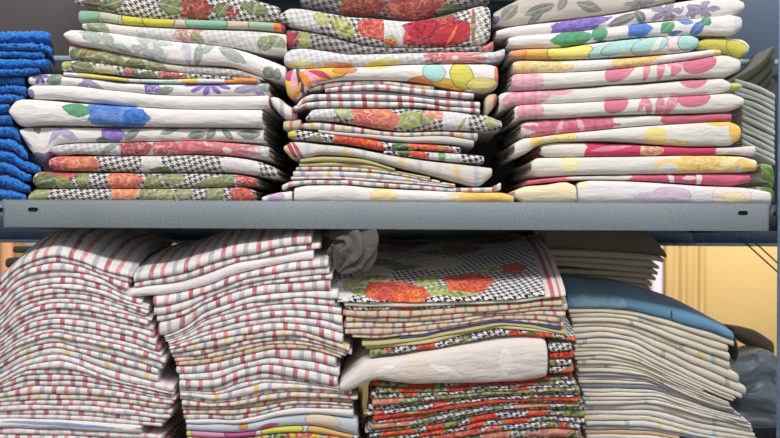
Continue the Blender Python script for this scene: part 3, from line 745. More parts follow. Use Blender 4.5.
p = [(306,117,120),(313,109,120),(335,107.6,121),(360,108,125),(385,108,129),(405,107.2,131),(430,109.6,130),(460,111.6,130),(485,114.4,131),(502,121,129)]
mk('apricot_rose', p, HW, [('hound',322,114,12,12,0,(220,220,218),(188,190,196)),('leaf',345,113,13,6,-10,(190,200,150),(150,166,120)),('rose',376,119,26,13,0,(222,96,84),(236,130,110),(246,190,120)),('rose',366,116,10,6,0,(214,90,84),(226,110,96)),('leaf',410,120,15,9,30,(140,156,80),(190,196,120)),('leaf',426,118,10,8,-40,(120,130,84),(180,186,110)),('rose',438,113,15,6,0,(238,160,120),(226,120,96)),('hound',456,121,13,24,0,(226,222,222),(206,206,210)),('leaf',462,124,10,1.5,60,(150,170,90),(130,150,80)),('leaf',492,122,8,7,0,(180,190,130),(140,150,100))],
   'houndstooth tablecloth with an apricot-red rose amid thin striped towels', G, d=0.002)
SP = [
 ('mix', [(301,123,128),(315,121.6,128.6),(350,125.6,131.6),(375,129.6,134),(405,132.2,136),(440,131,134.6),(478,131.8,139.5)], 'striped tea towel immediately beneath the apricot-red rose', 0.008),
 ('grey', [(318,129.2,132),(340,131.8,135.2),(375,134.4,138.5),(405,136.4,141.8),(440,135.2,142.8),(474,140,146)], 'plain light grey cloth above the poppy-red print', 0.004),
]
for kind, p, lab, dd in SP:
    cl('tea_towel' if kind != 'grey' else 'folded_cloth', p, ST.get(kind) or fabric('light_grey', ('plain', (206, 202, 198))), lab, 'tea towel' if kind != 'grey' else 'cloth', G2, IN_W, d=dd, uoff=rnd.random()*40, voff=rnd.random()*30)
p = [(288,132,137),(296,129.6,139),(315,131.8,141),(340,135.6,143),(370,139,148),(385,142,150.4),(410,143.5,149.5),(440,145.2,151),(460,147,153)]
NH = ('hound', WHITE, (38, 40, 70), 5.4)
mk('poppy_navy', p, NH, [('blob',291,134,6,7,0,(206,200,70),(190,180,60)),('leaf',316,139,10,4,10,(160,166,104),(90,120,60)),('rose',352,141,19,9,-10,(232,62,36),(214,40,30),(250,140,50)),('rose',372,145,14,8,-20,(240,80,40),(220,50,32),(252,160,60)),('leaf',400,146,9,7,20,(90,120,60),(60,90,50)),('rose',430,147,24,4,-5,(240,90,50),(226,60,40),(250,160,80)),('leaf',442,149,4,3,0,(150,170,70),(100,130,60))],
   'navy houndstooth tablecloth with a blazing poppy-red flower in the centre pile', G, d=0.0)
p = [(384,151,153.4),(410,150.4,156.6),(440,152,160.2),(465,154,162.4),(484,156,162.6)]
mk('poppy_hound', p, NH, [('rose',418,154,10,5,-10,(240,90,44),(224,60,36),(250,150,60)),('leaf',404,152,8,4,0,(80,110,60),(50,80,50)),('hound',445,155,16,12,0,(222,220,220),(196,196,204)),('leaf',442,156,4,7,0,(130,170,80),(90,130,60))],
   'short navy houndstooth cloth with an orange bloom under the poppy-red print', G, d=0.004)
p = [(284,146,150),(292,141.6,158),(305,142.2,158),(320,144,154.6),(345,146.6,155.6),(375,152,161),(400,156.4,168),(430,161,175),(460,164,183),(477,166,186.4),(492,168,176)]
cl('tea_towel', p, fabric('stripe_sand_blue', ('stripe', (216, 210, 202), (218, 190, 120), (176, 184, 200), (196, 192, 190), 56.0, 0.10), M(p, ('blob', 291, 149, 2.2, 12, 30, CR, CR), ('blob', 298, 151, 2, 12, 30, (190, 90, 110), CR))), 'wide cloth with sand and blue-grey stripes slanting across the centre pile', 'tea towel', G2, IN_W, d=-0.001)
OL = fabric('khaki_plain', ('plain', (190, 180, 130))); OL2 = fabric('straw_plain', ('plain', (206, 196, 146)))
SP = [
 (OL, [(300,159,162.5),(325,156.4,161.6),(360,158.8,163),(395,168.6,171)], 'upper of two khaki cloths below the sand and blue-grey stripes', 'folded_cloth'),
 (OL2, [(299,163,166.4),(330,162,166),(365,163.6,168),(400,171.4,173.2),(430,177,179.4)], 'lower of two khaki cloths below the sand and blue-grey stripes', 'folded_cloth'),
 (ST['mix'], [(296,167,170.4),(330,166.6,170.2),(375,168.6,172.4),(410,174,177),(440,180.6,183.4)], 'tea towel with red and yellow stripes, directly under the khaki cloths', 'tea_towel'),
 (ST['yellow'], [(293,171,176),(330,170.7,176),(375,173,178.4),(420,178.4,181.8),(455,184,186)], 'tea towel with yellow and blue stripes, fourth up from the centre of its shelf', 'tea_towel'),
 (ST['pale'], [(291,176.6,179.6),(330,176.4,179),(375,179,181.5),(420,182.4,184.6),(455,186.4,187.4)], 'thin faintly striped tea towel, third up in the centre pile', 'tea_towel'),
 (ST['red'], [(282,185,190),(292,181,186),(310,180,184),(340,179.7,184),(375,182.2,186.4),(420,185.2,189),(455,187.8,191.4),(490,187.4,192),(501,182,190)], 'tea towel with bright red and white stripes and a bunched right end', 'tea_towel'),
]
for m_, p, lab, nm in SP:
    cl(nm, p, m_, lab, 'tea towel' if nm == 'tea_towel' else 'cloth', G2, IN_W, d=0.004, uoff=rnd.random()*40)
p = [(294,188,202),(310,185,202.2),(340,185,202.4),(375,188,202.6),(420,190,202.8),(460,192,203),(500,192.4,203),(514,196,203.2)]
mk('white_marigold', p, W_, [('blob',384,196,14,9,0,(238,218,160),(232,206,140)),('daisy',492,200,46,20,0,(238,192,90),(244,210,130),(236,190,90),.2,20),('blob',490,198,30,14,0,(240,200,106),(236,186,84))],
   'thick white tablecloth with yellow flower end, bottom of the centre pile', G, d=0.0)
p = [(262,197,202),(275,193,202),(292,190.5,202)]
mk('white_lilac_end', p, W_, [('blob',276,197,9,4,0,(206,170,206),(190,140,196))], 'small white cloth end with a pink smudge, wedged between left and centre piles', G, d=0.002)
for p, lab, u0 in (([(270,95,103),(278,96.5,112),(286,103,118),(295,109,119)], 'striped cloth end drooping from the left side of the centre pile', 0),
                   ([(283,120,129),(292,119,129.4),(300,118,128)], 'brownish striped cloth end just below the drooping one, centre pile', 12),
                   ([(486,96,116),(490,93,112),(497,92,104)], 'taupe cloth end between the centre and right piles', 5)):
    cl('tea_towel', p, ST['beige'] if u0 != 0 else ST['red'], lab, 'tea towel', G2, IN_W, d=0.012, uoff=u0)

STK.clear()
# ======================= middle shelf, right pile =======================
G = 'tablecloths of the right pile on the middle shelf'
FG = ('plain', (196, 188, 180))
p = [(495,12,24),(510,3,24.2),(530,-6,22),(550,-8,19),(585,-8,15),(623,-8,10),(660,-8,2.4),(680,-8,-3)]
mk('grey_floral', p, FG, [('leaf',510,12,11,7,40,(120,124,110),(140,140,130)),('leaf',540,9,16,5,10,(130,134,120),(110,114,104)),('leaf',536,17,12,4,50,(130,134,120),(110,114,104)),('leaf',590,6,14,5,-20,(130,134,120),(110,114,104)),('leaf',563,3,9,4,60,(140,140,130),(110,114,104)),('daisy',640,2,16,8,0,(150,144,150),(130,128,136),(120,116,110),.3,6),('blob',496,20,5,4,0,(120,100,160),(100,84,140))],
   'taupe-grey tablecloth with faded leaves, topmost of the right pile', G, d=0.028)
p = [(498,29,36),(510,25.5,35),(530,22.5,33.6),(560,19.5,31),(585,16,28.4),(623,11,24),(660,3.4,18.5),(700,-3,16),(735,-5,12.5),(747,0,8)]
mk('violet_spray', p, W_, [('rose',580,23,30,8,6,(110,74,190),(136,104,206),(150,120,214)),('leaf',625,18,17,5,15,(120,124,120),(100,104,104)),('leaf',642,15,10,4,-60,(120,124,120),(100,104,104)),('daisy',668,10,18,10,0,(156,148,172),(136,128,160),(120,112,150),.7,5),('leaf',694,10,10,3,-70,LILAC,(130,120,160)),('daisy',704,8,18,8,0,(160,152,178),(140,132,164),(120,112,150),.7,5),('leaf',655,4,12,4,0,(150,144,160),(130,124,150))],
   'white tablecloth with a violet bloom and grey leaf sprays, second in the right pile', G, d=0.012)
p = [(509,37.4,46),(517,35,47.3),(550,32,46.5),(585,29.5,42.5),(610,26.2,39),(648,21.8,35.5),(698,17.2,34),(730,13.4,34.5),(743,16,29)]
mk('cobalt_buds', p, W_, [('leaf',572,38,22,9,0,(60,160,110),(44,140,96),(80,176,130),.3),('pop',600,33,8,7,0,(60,160,110),(50,140,96)),('rose',640,29,12,8,0,(48,110,216),(70,130,226),(60,120,220)),('leaf',668,27,9,6,40,(60,160,100),(50,140,90)),('leaf',676,32,8,2,10,(60,120,200),(50,100,190)),('leaf',686,21,9,4,-20,(60,110,214),(90,130,216)),('leaf',698,28,11,5,50,(70,120,210),(60,104,200)),('leaf',707,21,6,5,50,(60,150,90),(50,130,80)),('leaf',602,42,8,3,0,(60,110,200),(60,100,190)),('blob',740,22,6,10,0,(196,208,216),(210,216,220))],
   'white tablecloth with green leaves and cobalt blue buds, third in the right pile', G, d=0.006)
p = [(510,51,57),(525,48.4,58.3),(560,47.6,58.6),(585,44,58),(620,39.6,55.6),(660,36,53.4),(690,34.4,50.6),(699,38,46)]
mk('teal_swirl', p, W_, [('pop',538,54,16,7,0,(244,176,60),(180,110,40)),('pop',570,52,24,9,0,(240,222,90),(170,150,60)),('pop',518,53,9,7,30,(240,150,80),(150,90,60)),('pop',604,51,16,7,12,(176,216,206),(110,140,134)),('pop',622,46,22,7,14,(160,210,204),(110,140,134)),('pop',650,45,20,8,14,(166,214,208),(110,140,134)),('leaf',656,46,3,12,-30,WHITE,(236,220,216),WHITE),('pop',676,43,9,8,0,(236,214,214),(150,130,130)),('pop',690,41,13,9,10,(160,210,206),(110,140,134))],
   'tablecloth with mint swirls and a yellow patch, fourth in the right pile', G, d=0.002)
p = [(701,40,47),(708,36.5,47.4),(730,36,51),(745,37,56),(752,42,52)]
mk('chartreuse_end', p, ('plain',(226,224,214)), [('pop',716,42,24,9,-8,(206,198,60),(130,130,50)),('pop',740,47,12,8,-20,(206,198,60),(130,130,50)),('blob',751,52,4,5,0,(170,210,190),(150,190,170))],
   'chartreuse and white cloth end beside the mint swirl tablecloth', G, d=0.014)
p = [(514,62,70),(519,59.2,72.3),(560,59.4,71.5),(600,58.6,69.2),(640,56.2,65.3),(690,51.4,58.8),(722,47.8,54)]
mk('amber_flower', p, W_, [('blob',524,66,10,9,0,(240,200,110),(244,220,160)),('rose',545,67,26,7,0,(240,200,100),(244,216,150),(246,232,200)),('rose',636,60,26,6,5,(240,180,70),(244,204,120),(246,226,190)),('blob',718,52,4,4,0,(244,206,120),(240,190,90))],
   'thin white tablecloth with amber yellow flowers between mint swirls and pink', G, d=0.006)
p = [(512,76,87),(517,73,90),(560,72,87.6),(600,70,84.6),(640,66,81.8),(690,60,77.5),(725,54.4,76.2),(741,59,70)]
mk('pink_petal_a', p, WC, [('blob',524,82,20,13,0,(226,150,172),(232,180,196)),('pop',618,72,14,9,25,(216,110,140),(216,110,140)),('leaf',647,69,4,12,-12,(220,112,140),(226,140,162)),('leaf',661,68,4.5,13,-8,(218,108,138),(224,130,156)),('leaf',678,65,7,12,-28,(220,110,140),(224,132,158)),('leaf',668,60,3,8,20,(226,140,162),(222,124,150)),('pop',700,64,17,9,8,(214,98,130),(206,80,116)),('leaf',630,70,14,3,50,(222,130,156),(216,110,140))],
   'white tablecloth with rose pink petals, uppermost of the pink-petalled ones', G, d=0.002)
p = [(500,94,112),(506,91.4,108),(516,91,104.6),(560,88.6,102.6),(600,86,100.4),(650,82.6,97),(700,78.6,94.6),(722,77.4,92.2),(732,82,89)]
mk('pink_petal_b', p, WC, [('blob',526,97,26,9,6,(222,130,156),(230,170,188)),('pop',695,80,14,8,0,(216,110,144),(216,110,144)),('leaf',560,92,16,3,0,(226,150,172),(222,130,156))],
   'mostly white tablecloth with one pink half-circle and a pink left end', G, d=0.006)
p = [(733,82,88.5),(738,81.6,87.6),(744,83.5,86.5)]
cl('folded_cloth', p, fabric('lime_green', ('plain', (196, 214, 130))), 'tiny lime green cloth corner poking out of the right pile', 'cloth', None, IN_W, d=0.012)
p = [(515,107,122),(520,104.8,119.3),(560,103,117.8),(600,101,115.4),(650,97.6,113.6),(700,95.2,112.6),(730,93,110.6),(744,98,105)]
mk('pink_petal_c', p, WC, [('blob',530,111,14,10,0,(222,130,156),(230,170,190)),('pop',616,104,13,9,25,(214,100,134),(214,100,134)),('leaf',648,105,4,12,10,(218,104,136),(224,134,158)),('leaf',660,106,5,13,-6,(216,100,134),(224,130,156)),('leaf',672,103,6,13,-30,(218,106,138),(226,140,162)),('leaf',642,104,3,9,-24,(226,140,162),(220,116,144)),('pop',694,99,17,8,5,(214,96,130),(208,84,120))],
   'white tablecloth with wide pink petals and a pink half-disc, third pink-petalled one', G, d=0.0)
p = [(522,124,134),(527,120.8,136.4),(560,118.6,133),(600,116.2,129),(640,115,125.4),(690,114,122.4),(733,113,120)]
mk('raspberry_stroke', p, WC, [('daisy',570,128,52,26,0,(214,90,120),(222,130,150),(226,150,166),.3,17),('blob',575,127,40,14,0,(212,90,122),(220,120,146)),('leaf',560,128,3,12,-20,(232,176,190),(230,170,186)),('leaf',582,126,3,12,20,(232,176,190),(230,170,186)),('blob',700,118,40,8,0,(212,84,116),(204,70,104))],
   'raspberry pink streaked tablecloth with a white middle, in the right pile', G, d=0.006)
p = [(515,143,157),(525,138,154),(540,136.6,144.6),(560,134,141.5),(600,130,140.6),(640,126.2,142.6),(690,123,146),(730,121.2,145.2),(741,126,139)]
mk('yellow_disc', p, WC, [('rose',562,137,16,6,0,(240,206,100),(246,224,150),(248,232,180)),('blob',538,143,7,9,30,(240,196,90),(240,206,120)),('pop',656,136,11,9,0,(240,216,120),(238,210,110)),('blob',676,143,13,4,0,(240,212,120),(244,224,150)),('pop',738,132,9,13,10,(240,190,74),(236,180,64)),('pop',722,123,14,4,0,(240,190,74),(236,180,64))],
   'white tablecloth with a yellow disc and golden rounded right end', G, d=-0.001)
p = [(542,146,153),(548,142.6,156.5),(580,142.2,156.2),(620,143.4,155.6),(660,145.8,155),(700,147.4,154.4),(730,147.2,154),(757,145,156)]
mk('magenta_band', p, ('plain',(206,70,108)), [('blob',560,149,27,14,0,WC[1],WC[1]),('rose',652,150,12,7,0,(240,210,140),(230,110,130),(244,220,160)),('leaf',612,148,22,2.5,8,(226,130,156),(222,120,150)),('blob',742,150,26,12,0,(222,216,214),(206,202,202))],
   'magenta-red tablecloth with a small cream flower, between two yellow and white ones', G, d=0.006)
p = [(532,162,173),(538,157.7,176.6),(580,157.1,174.8),(640,156.2,174),(700,155.3,173),(740,156.2,172.2),(757,160,170)]
mk('gold_swirl', p, WC, [('blob',570,163,9,9,0,(244,226,170),(242,220,150)),('pop',672,168,18,10,0,(240,206,110),(242,214,130)),('pop',668,170,11,7,0,WC[1],WC[1]),('rose',712,163,34,11,0,(240,190,76),(242,204,116),(246,226,170)),('leaf',728,163,20,4,35,(246,226,170),(244,216,140)),('blob',750,168,8,6,0,(240,196,90),(242,204,120))],
   'white tablecloth with golden swirls on its right half, third up in the right pile', G, d=0.0)
p = [(528,180.4,184.3),(560,177,181),(590,175.8,179.4),(640,174.8,180.3),(690,173.7,183.3),(730,173,185.3),(752,174,182)]
mk('pink_band', p, ('plain',(222,110,140)), [('blob',600,177,32,7,0,WC[1],WC[1]),('daisy',690,178,44,16,0,(216,96,128),(214,90,124),(236,200,206),.2,15),('blob',748,181,8,4,0,(206,80,112),(214,96,124)),('leaf',700,178,3,10,0,(240,214,218),WHITE),('leaf',672,178,3,10,20,(240,214,218),WHITE)],
   'thin pink tablecloth squeezed above the lilac-patched white one', G, d=0.006)
p = [(578,182.6,203),(592,180.2,203.2),(620,180.8,203.3),(650,182.2,203.5),(700,185.6,203.8),(745,187.6,204),(772,192,204.2)]
mk('lilac_patch', p, ('plain',(230,226,228)), [('pop',672,195,20,8,0,(206,186,214),(190,160,200)),('blob',664,198,30,6,0,(214,200,222),(206,186,214)),('pop',732,197,20,14,0,(238,218,206),(214,196,190)),('pop',734,198,11,6,0,(240,226,176),(214,196,140)),('blob',583,184,5,5,0,(238,226,180),(236,220,170))],
   'white tablecloth with lilac and peach patches, bottom of the right pile', G, d=0.0)
p = [(515,191,198),(525,186.4,203),(545,184.8,203),(565,182,203),(576.5,186,203)]
mk('cream_fold', p, ('plain',(234,224,188)), [], 'short cream cloth with open fold at the lower left of the right pile', G, d=-0.002, inner=IN_W)

STK.clear()
# ======================= blue terry towels =======================
G = 'bright blue terry towels in one stack'
TB = [
 ([(-11,30,42),(20,29.5,42),(44,29,43),(51,33,41)], 'blue terry towel with a fat rounded fold, topmost of the stack'),
 ([(-11,42.5,49.5),(25,42.5,49.5),(43,43.5,50),(52,46,55)], 'second blue terry towel from the top of the stack'),
 ([(-11,50,56.5),(20,50,57),(40,50.5,58),(45,53,57)], 'third blue terry towel from the top, its end tucked shorter'),
 ([(-11,57,68),(25,57.5,67.5),(44,58,66.5),(51,60,65)], 'fourth blue terry towel from the top, last of the neat thick folds'),
 ([(-11,68.5,76),(20,68,75),(36,67.5,72.5),(40,69,72)], 'thin blue terry towel under the neat thick folds'),
 ([(-11,76.5,84),(12,75.5,83),(24,75,84)], 'blue terry towel just left of the purple-cornered white cloth'),
 ([(-11,84.5,93),(12,83.5,92),(26,84.5,95)], 'rumpled blue terry towel beside the plain thick white cloth'),
 ([(-11,93.5,102),(10,92.5,101),(24,95.5,99.5)], 'rumpled blue terry towel just above the blue bloom cloth'),
 ([(-11,102.5,113),(4,101.5,112),(9,103,109)], 'short blue terry towel pressed against the blue bloom cloth'),
 ([(-11,113.5,124),(6,112.5,124),(12,119,125)], 'blue terry towel below the blue bloom cloth, seventh up from the shelf'),
 ([(-11,124.5,136),(8,124.5,137),(17,128,140),(20,136,142)], 'blue terry towel folding down beside the violet-flowered cloth'),
 ([(-11,136.5,147),(8,137.5,150),(20,143,158),(27,152,160)], 'blue terry towel sagging under the drooping white cloth end'),
 ([(-11,147.5,158),(8,150.5,162),(24,159,171),(40,166,174)], 'blue terry towel with an edge curling to the right, fourth up from the shelf'),
 ([(-11,158.5,171),(10,162.5,175),(24,171.5,181),(31,174,180)], 'third blue terry towel up from the shelf'),
 ([(-11,171.5,186),(10,175.5,189),(22,181.5,192),(30,186,192)], 'second blue terry towel up from the shelf'),
 ([(-11,186.5,201),(10,189.5,201.2),(20,192.5,201.3),(26,195,201.3)], 'blue terry towel lying on the shelf, lowest of the stack'),
]
for i, (p, lab) in enumerate(TB):
    cl('bath_towel', p, TERRY, lab, 'towel', G, TERRY, d=0.004 if i < 5 else 0.014, sheets=1 if i > 3 else 2, terry=0.0009, L=0.12, spl_r=-0.26, spl_e=2.5, uoff=i*13, voff=i*31.0, step_px=1.6, end_l=0, nose=1.35)

# ======================= at the right end of the middle shelf =======================
STK.clear()
G = 'pale grey-green napkins draped at the shelf end'
PG = fabric('pale_grey_green', ('plain', (212, 220, 214)))
O9 = ['topmost', 'second from top', 'third from top', 'fourth from top', 'fifth from top', 'sixth from top', 'seventh from top', 'eighth from top', 'ninth from top', 'lowest']
NW = O9[:9] + ['tenth from top', 'eleventh from top', 'twelfth from top', 'thirteenth from top', 'fourteenth from top', 'fifteenth from top', 'sixteenth from top', 'seventeenth from top']
for i in range(15):
    t0 = 78 + i*6.0
    x0 = 735 if t0 < 100 else (742 if t0 < 150 else 758)
    f = 1.5*math.sin(i*2.1)
    if t0 < 145: p = [(x0, t0, t0+5.6), (756, t0+6+f, t0+11.6+f), (776, t0+16, t0+21.6)]
    else: break
    cl('napkin', p, PG, 'pale grey-green folded napkin at the shelf end, %s' % NW[i], 'napkin', G, PG, d=0.115, L=0.16, sheets=2, uoff=i*20, voff=i*9)
STK.clear()
G = 'dark olive cloths behind the shelf end'
DO = fabric('dark_olive_cloth', ('plain', (84, 84, 72)))
for i in range(10):
    t = 66 + i*11.0
    if t > 160: break
    p = [(724, t+16, t+26), (745, t+6, t+17), (765, t-8, t+2), (775, t-22, t-13)]
    cl('folded_cloth', p, DO, 'dark olive cloth at the back right of the middle shelf, %s' % O9[i], 'cloth', G, DO, d=0.295, L=0.11, sheets=1, uoff=i*20, voff=i*9)
STK.clear()
GLF = fabric('green_leaf_print', ('plain', (222, 228, 206)), [('leaf',768,0,12,9,-40,(130,190,60),(90,150,50)),('leaf',780,4,12,7,40,(150,200,80),(100,160,60))])
cl('tablecloth', [(762,163,180),(774,166,184),(775,172,190)], GLF, 'upper cloth with bright green leaf print beside the right post', 'tablecloth', None, IN_W, d=0.05, L=0.2)
cl('tablecloth', [(758,186,203.5),(774,188,203.6),(775,190,203.8)], GLF, 'lower cloth with bright green leaf print resting on the shelf end', 'tablecloth', None, IN_W, d=0.045, L=0.2, uoff=-3)

# ======================= lower shelf piles =======================
ORD = ['topmost', 'second', 'third', 'fourth', 'fifth', 'sixth', 'seventh', 'eighth', 'ninth', 'tenth', 'eleventh', 'twelfth', 'thirteenth', 'fourteenth', 'fifteenth', 'sixteenth', 'seventeenth', 'eighteenth', 'nineteenth', 'twentieth',
       'twenty-first', 'twenty-second', 'twenty-third', 'twenty-fourth', 'twenty-fifth', 'twenty-sixth', 'twenty-seventh', 'twenty-eighth', 'twenty-ninth', 'thirtieth', 'thirty-first', 'thirty-second', 'thirty-third', 'thirty-fourth', 'thirty-fifth', 'thirty-sixth', 'thirty-seventh']
class Pile:
    def __init__(s, curves, xa, xb, where, grp, seed):
        s.xs = np.arange(xa, xb + 1, 3.0)
        s.ps = sorted(curves)
        s.c = [smooth_curve(s.xs, [q[0] for q in curves[p]], [q[1] for q in curves[p]]) for p in s.ps]
        s.where = where; s.grp = grp; s.k = 0; s.seed = seed
        s.noise = {}
    def at(s, p, xs):
        i = max(0, min(len(s.ps)-2, int(np.searchsorted(s.ps, p)) - 1))
        t = (p - s.ps[i]) / (s.ps[i+1] - s.ps[i])
        y = s.c[i]*(1-t) + s.c[i+1]*t
        nz = 0.75 * wob(s.xs, int(s.seed*1000 + round(p*10)), 70)
        if p > 452: nz = nz*0
        return np.interp(xs, s.xs, y + nz)
    def row(s, pt, pb, x0, x1, mat, desc, name='tea_towel', cat='tea towel', inner=None, gap=0.0, **kw):
        xs = np.arange(x0, x1, 4.0)
        if x1 - xs[-1] > 1.5: xs = np.append(xs, x1)
        lab = desc + ', ' + (ORD[s.k] + ' ' if s.k else 'topmost ') + s.where
        s.k += 1
        return cloth(name, list(xs), s.at(pt, xs) + 0.12, s.at(pb, xs) - gap, mat, inner, lab, cat, s.grp, **kw)

def riser(R, lam, ytop, extra=None):
    zt = P(390, ytop)[2]
    def f(dep, X, Z):
        q = np.clip((Z - ZLOW) / (zt - ZLOW), 0, 1.0)
        v = R * q * (1 - np.exp(-dep / lam))
        if extra is not None: v = v + q * extra(dep, X)
        return v
    return f

def tab(t, y): return float(np.interp(y, [a[0] for a in t], [a[1] for a in t]))
JOIN = [(275,133),(290,128),(300,148),(330,155),(350,166),(365,172),(380,176),(400,177),(420,181),(438,184),(457,184)]

STK.clear()
# ---- pile by the left edge
A = Pile({
 253: [(-15,292),(0,280),(15,267),(35,257),(55,253),(75,258),(105,269),(135,276),(185,288)],
 281: [(-15,318),(0,307),(15,291),(35,283.5),(55,281),(75,281.5),(100,287),(125,298),(185,318)],
 310: [(-15,345),(0,335),(20,320),(40,312),(55,310),(80,311),(110,317),(145,325),(185,338)],
 339: [(-15,368),(0,359),(20,347),(40,341),(55,339),(75,343),(120,352),(150,361),(185,372)],
 362: [(-15,387),(0,380),(25,367),(45,362.5),(55,362),(75,366),(100,376),(142,387),(185,396)],
 378: [(-15,391),(0,387),(30,378),(55,378),(80,379),(110,384),(150,392.5),(185,400)],
 395: [(-15,400),(0,399),(38,395),(55,395),(100,397),(173,405),(185,406)],
 422: [(-15,421),(0,421),(50,422),(55,422),(126,427),(185,432)],
 456.5: [(-15,455),(185,457.5)]}, -15, 187, 'in the lower pile by the left post', 'tea towels of the lower pile by the left post', 1)
A_END = [(253,134),(266,133),(274,131),(285,129),(292,138),(300,147),(315,151),(330,156),(340,160),(352,163),(362,162),(370,160),(378,172),(396,174),(405,172),(420,165),(432,164),(457,164)]
rA = riser(0.066, 0.12, 253)
rows = [(253,259,'red'),(259,266,'red'),(266,273,'red'),(273,281,'pale'),(281,286.5,'red'),(286.5,291,'pale'),(291,296,'red'),(296,301,'red'),(301,306,'pale'),(306,311,'red'),(311,316,'red'),(316,321,'pale'),(321,326,'red'),(326,331,'red'),(331,335,'pale'),(335,339,'red'),
        (339,345.5,'yellow'),(345.5,350,'red'),(350,357,'yellow'),(357,362.5,'pale'),(362.5,370,'pale'),(370,376,'red'),(376,382,'red'),(382,388,'red'),(388,395.5,'red'),(395.5,401,'mix'),(401,406,'red'),(406,411,'pale'),(411,416,'red'),(416,420,'pale'),(420,430,'blue'),(430,436,'pale'),(436,443,'red'),(443,450,'red'),(450,457,'pale')]
BLS = fabric('blue_hem_stripe', ('plain', WHITE), [('blob', 60, 1.2, 62, 1.7, -1, (110, 136, 196), (130, 152, 206)), ('blob', 150, 1.5, 16, 1.5, 0, (110, 136, 196), (130, 152, 206))])
for i, (a, b_, kd) in enumerate(rows):
    yend = float(A.at((a+b_)/2, np.array([120.0]))[0])
    x1 = min(tab(A_END, yend) + rnd.uniform(-4, 2), tab(JOIN, yend) - 0.6)
    if i > 33: continue
    if kd == 'blue':
        A.row(a, b_, -11, 142, BLS, 'blue-banded white tea towel', d=0.002, L=0.30, rise=rA, sheets=2)
        continue
    A.row(a, b_, -11, x1, ST[kd], STD[kd], d=0.004 + rnd.uniform(0, 0.004), L=0.30, rise=rA, sheets=2 if b_-a > 5.5 else 1, uoff=(8, 20, 2, 30, 14, 26)[i % 6] + i*0.7, voff=i*3.0, end_l=0, inner=ST[kd])
A.row(450, 457, -11, 160, ST['pale'], STD['pale'], d=0.006, L=0.30, rise=rA, sheets=1)

STK.clear()
# ---- second striped pile
Bp = Pile({
 246: [(115,285),(133,277),(161,271),(195,262),(225,252),(250,247),(280,241),(312,237),(365,234)],
 257: [(115,292),(133,285),(161,280),(180,277),(213,266),(243,258),(250,257),(280,251),(311,247.5),(365,244)],
 274: [(115,304),(125,301),(160,298),(180,295),(205,289),(230,279),(250,274),(268,270),(311,263),(330,262),(365,262)],
 299: [(115,348),(145,340),(165,337),(185,329),(205,314),(230,305),(250,299),(280,295),(331,293),(365,295)],
 335: [(115,357),(145,354),(180,348),(215,341),(250,335),(288,331),(320,338),(356,351),(370,357)],
 355: [(115,367),(150,367),(190,367),(215,364),(230,360),(250,355),(275,350),(300,350.5),(336,358),(370,369)],
 376: [(115,385),(150,386),(180,388),(210,388),(243,377),(250,376),(265,373.5),(293,378),(341,388.5),(370,392)],
 396: [(115,398),(150,397),(180,397),(213,401),(250,396),(265,391.5),(300,389.5),(356,393.5),(370,396)],
 409: [(115,408),(180,411),(230,411),(250,409),(300,402),(361,405),(370,406)],
 420: [(115,421),(185,421),(230,421),(250,419),(280,412),(310,409),(345,410),(361,413),(370,415)],
 432: [(115,432),(180,432),(230,434),(250,432),(280,428),(310,427),(345,434),(370,440)],
 456.5: [(115,456),(370,458)]}, 115, 370, 'in the striped pile left of the roses', 'tea towels of the tall striped pile left of the roses', 2)
B_R = [(237,312),(247,315),(250,322),(256,328),(262,322),(270,330),(276,333),(285,330),(293,333),(300,336),(312,343),(325,345),(340,354),(350,354),(358,337),(370,338),(385,341),(392,361),(403,352),(410,345),(415,358),(430,361),(457,364)]
rB = riser(0.060, 0.15, 250)
MAGP = fabric('magenta_yellow_print', ('plain', (206, 204, 210)), [('pop',205,0,22,8,0,(222,130,180),(150,90,120)),('pop',240,1,16,8,0,(200,60,140),(120,50,90)),('pop',282,1,22,7,0,(214,206,60),(130,130,50)),('pop',330,1,24,8,0,(214,168,80),(130,100,60)),('pop',182,0,10,8,0,(206,200,70),(130,130,50))])
MAGQ = fabric('blue_grey_print', ('plain', (196, 204, 216)), [('pop',322,1,18,8,0,(222,196,170),(180,160,140)),('pop',243,2,5,4,0,(214,140,60),(140,90,50)),('leaf',268,-2,12,3,0,(200,60,140),(200,60,140))])
MUL = fabric('multicolour_print', ('busy', (214, 190, 60), (190, 60, 120), 8.0, (110, 112, 90), 0.50, (206, 204, 196)))
rows = [(246,257,'red'),(257,263,'red'),(263,274,'plainpink'),(274,280,'red'),(280,286,'pale'),(286,290,'red'),(290,299,'red'),(299,305,'pale'),(305,310,'red'),(310,316,'pale'),(316,322,'red'),(322,328,'pale'),(328,335,'red'),
        (335,341,'mix'),(341,346,'red'),(346,350.5,'mix'),(350.5,355,'beige'),(355,363,'red'),(363,369,'pale'),(369,376.5,'red'),(376.5,383,'red'),(383,388,'pale'),(388,396,'yellow'),(396,400,'red'),(400,404.5,'mix'),(404.5,409,'beige'),(409,414,'mix'),(414,419.5,'red'),(419.5,424,'white'),(424,432,'bluegrey'),(432,437,'magenta'),(437,443,'multi'),(443,450,'multi'),(450,457,'multi')]
XT = {'plainpink': (fabric('blush_white', ('plain', (236, 228, 232))), 'plain blush-white tea towel'), 'white': (fabric('smooth_white', ('plain', (232, 230, 230))), 'plain white tea towel'),
      'bluegrey': (MAGQ, 'pale blue-grey cloth with a peach patch'), 'magenta': (MAGP, 'grey cloth with magenta and chartreuse patches'), 'multi': (MUL, 'multicoloured printed cloth')}
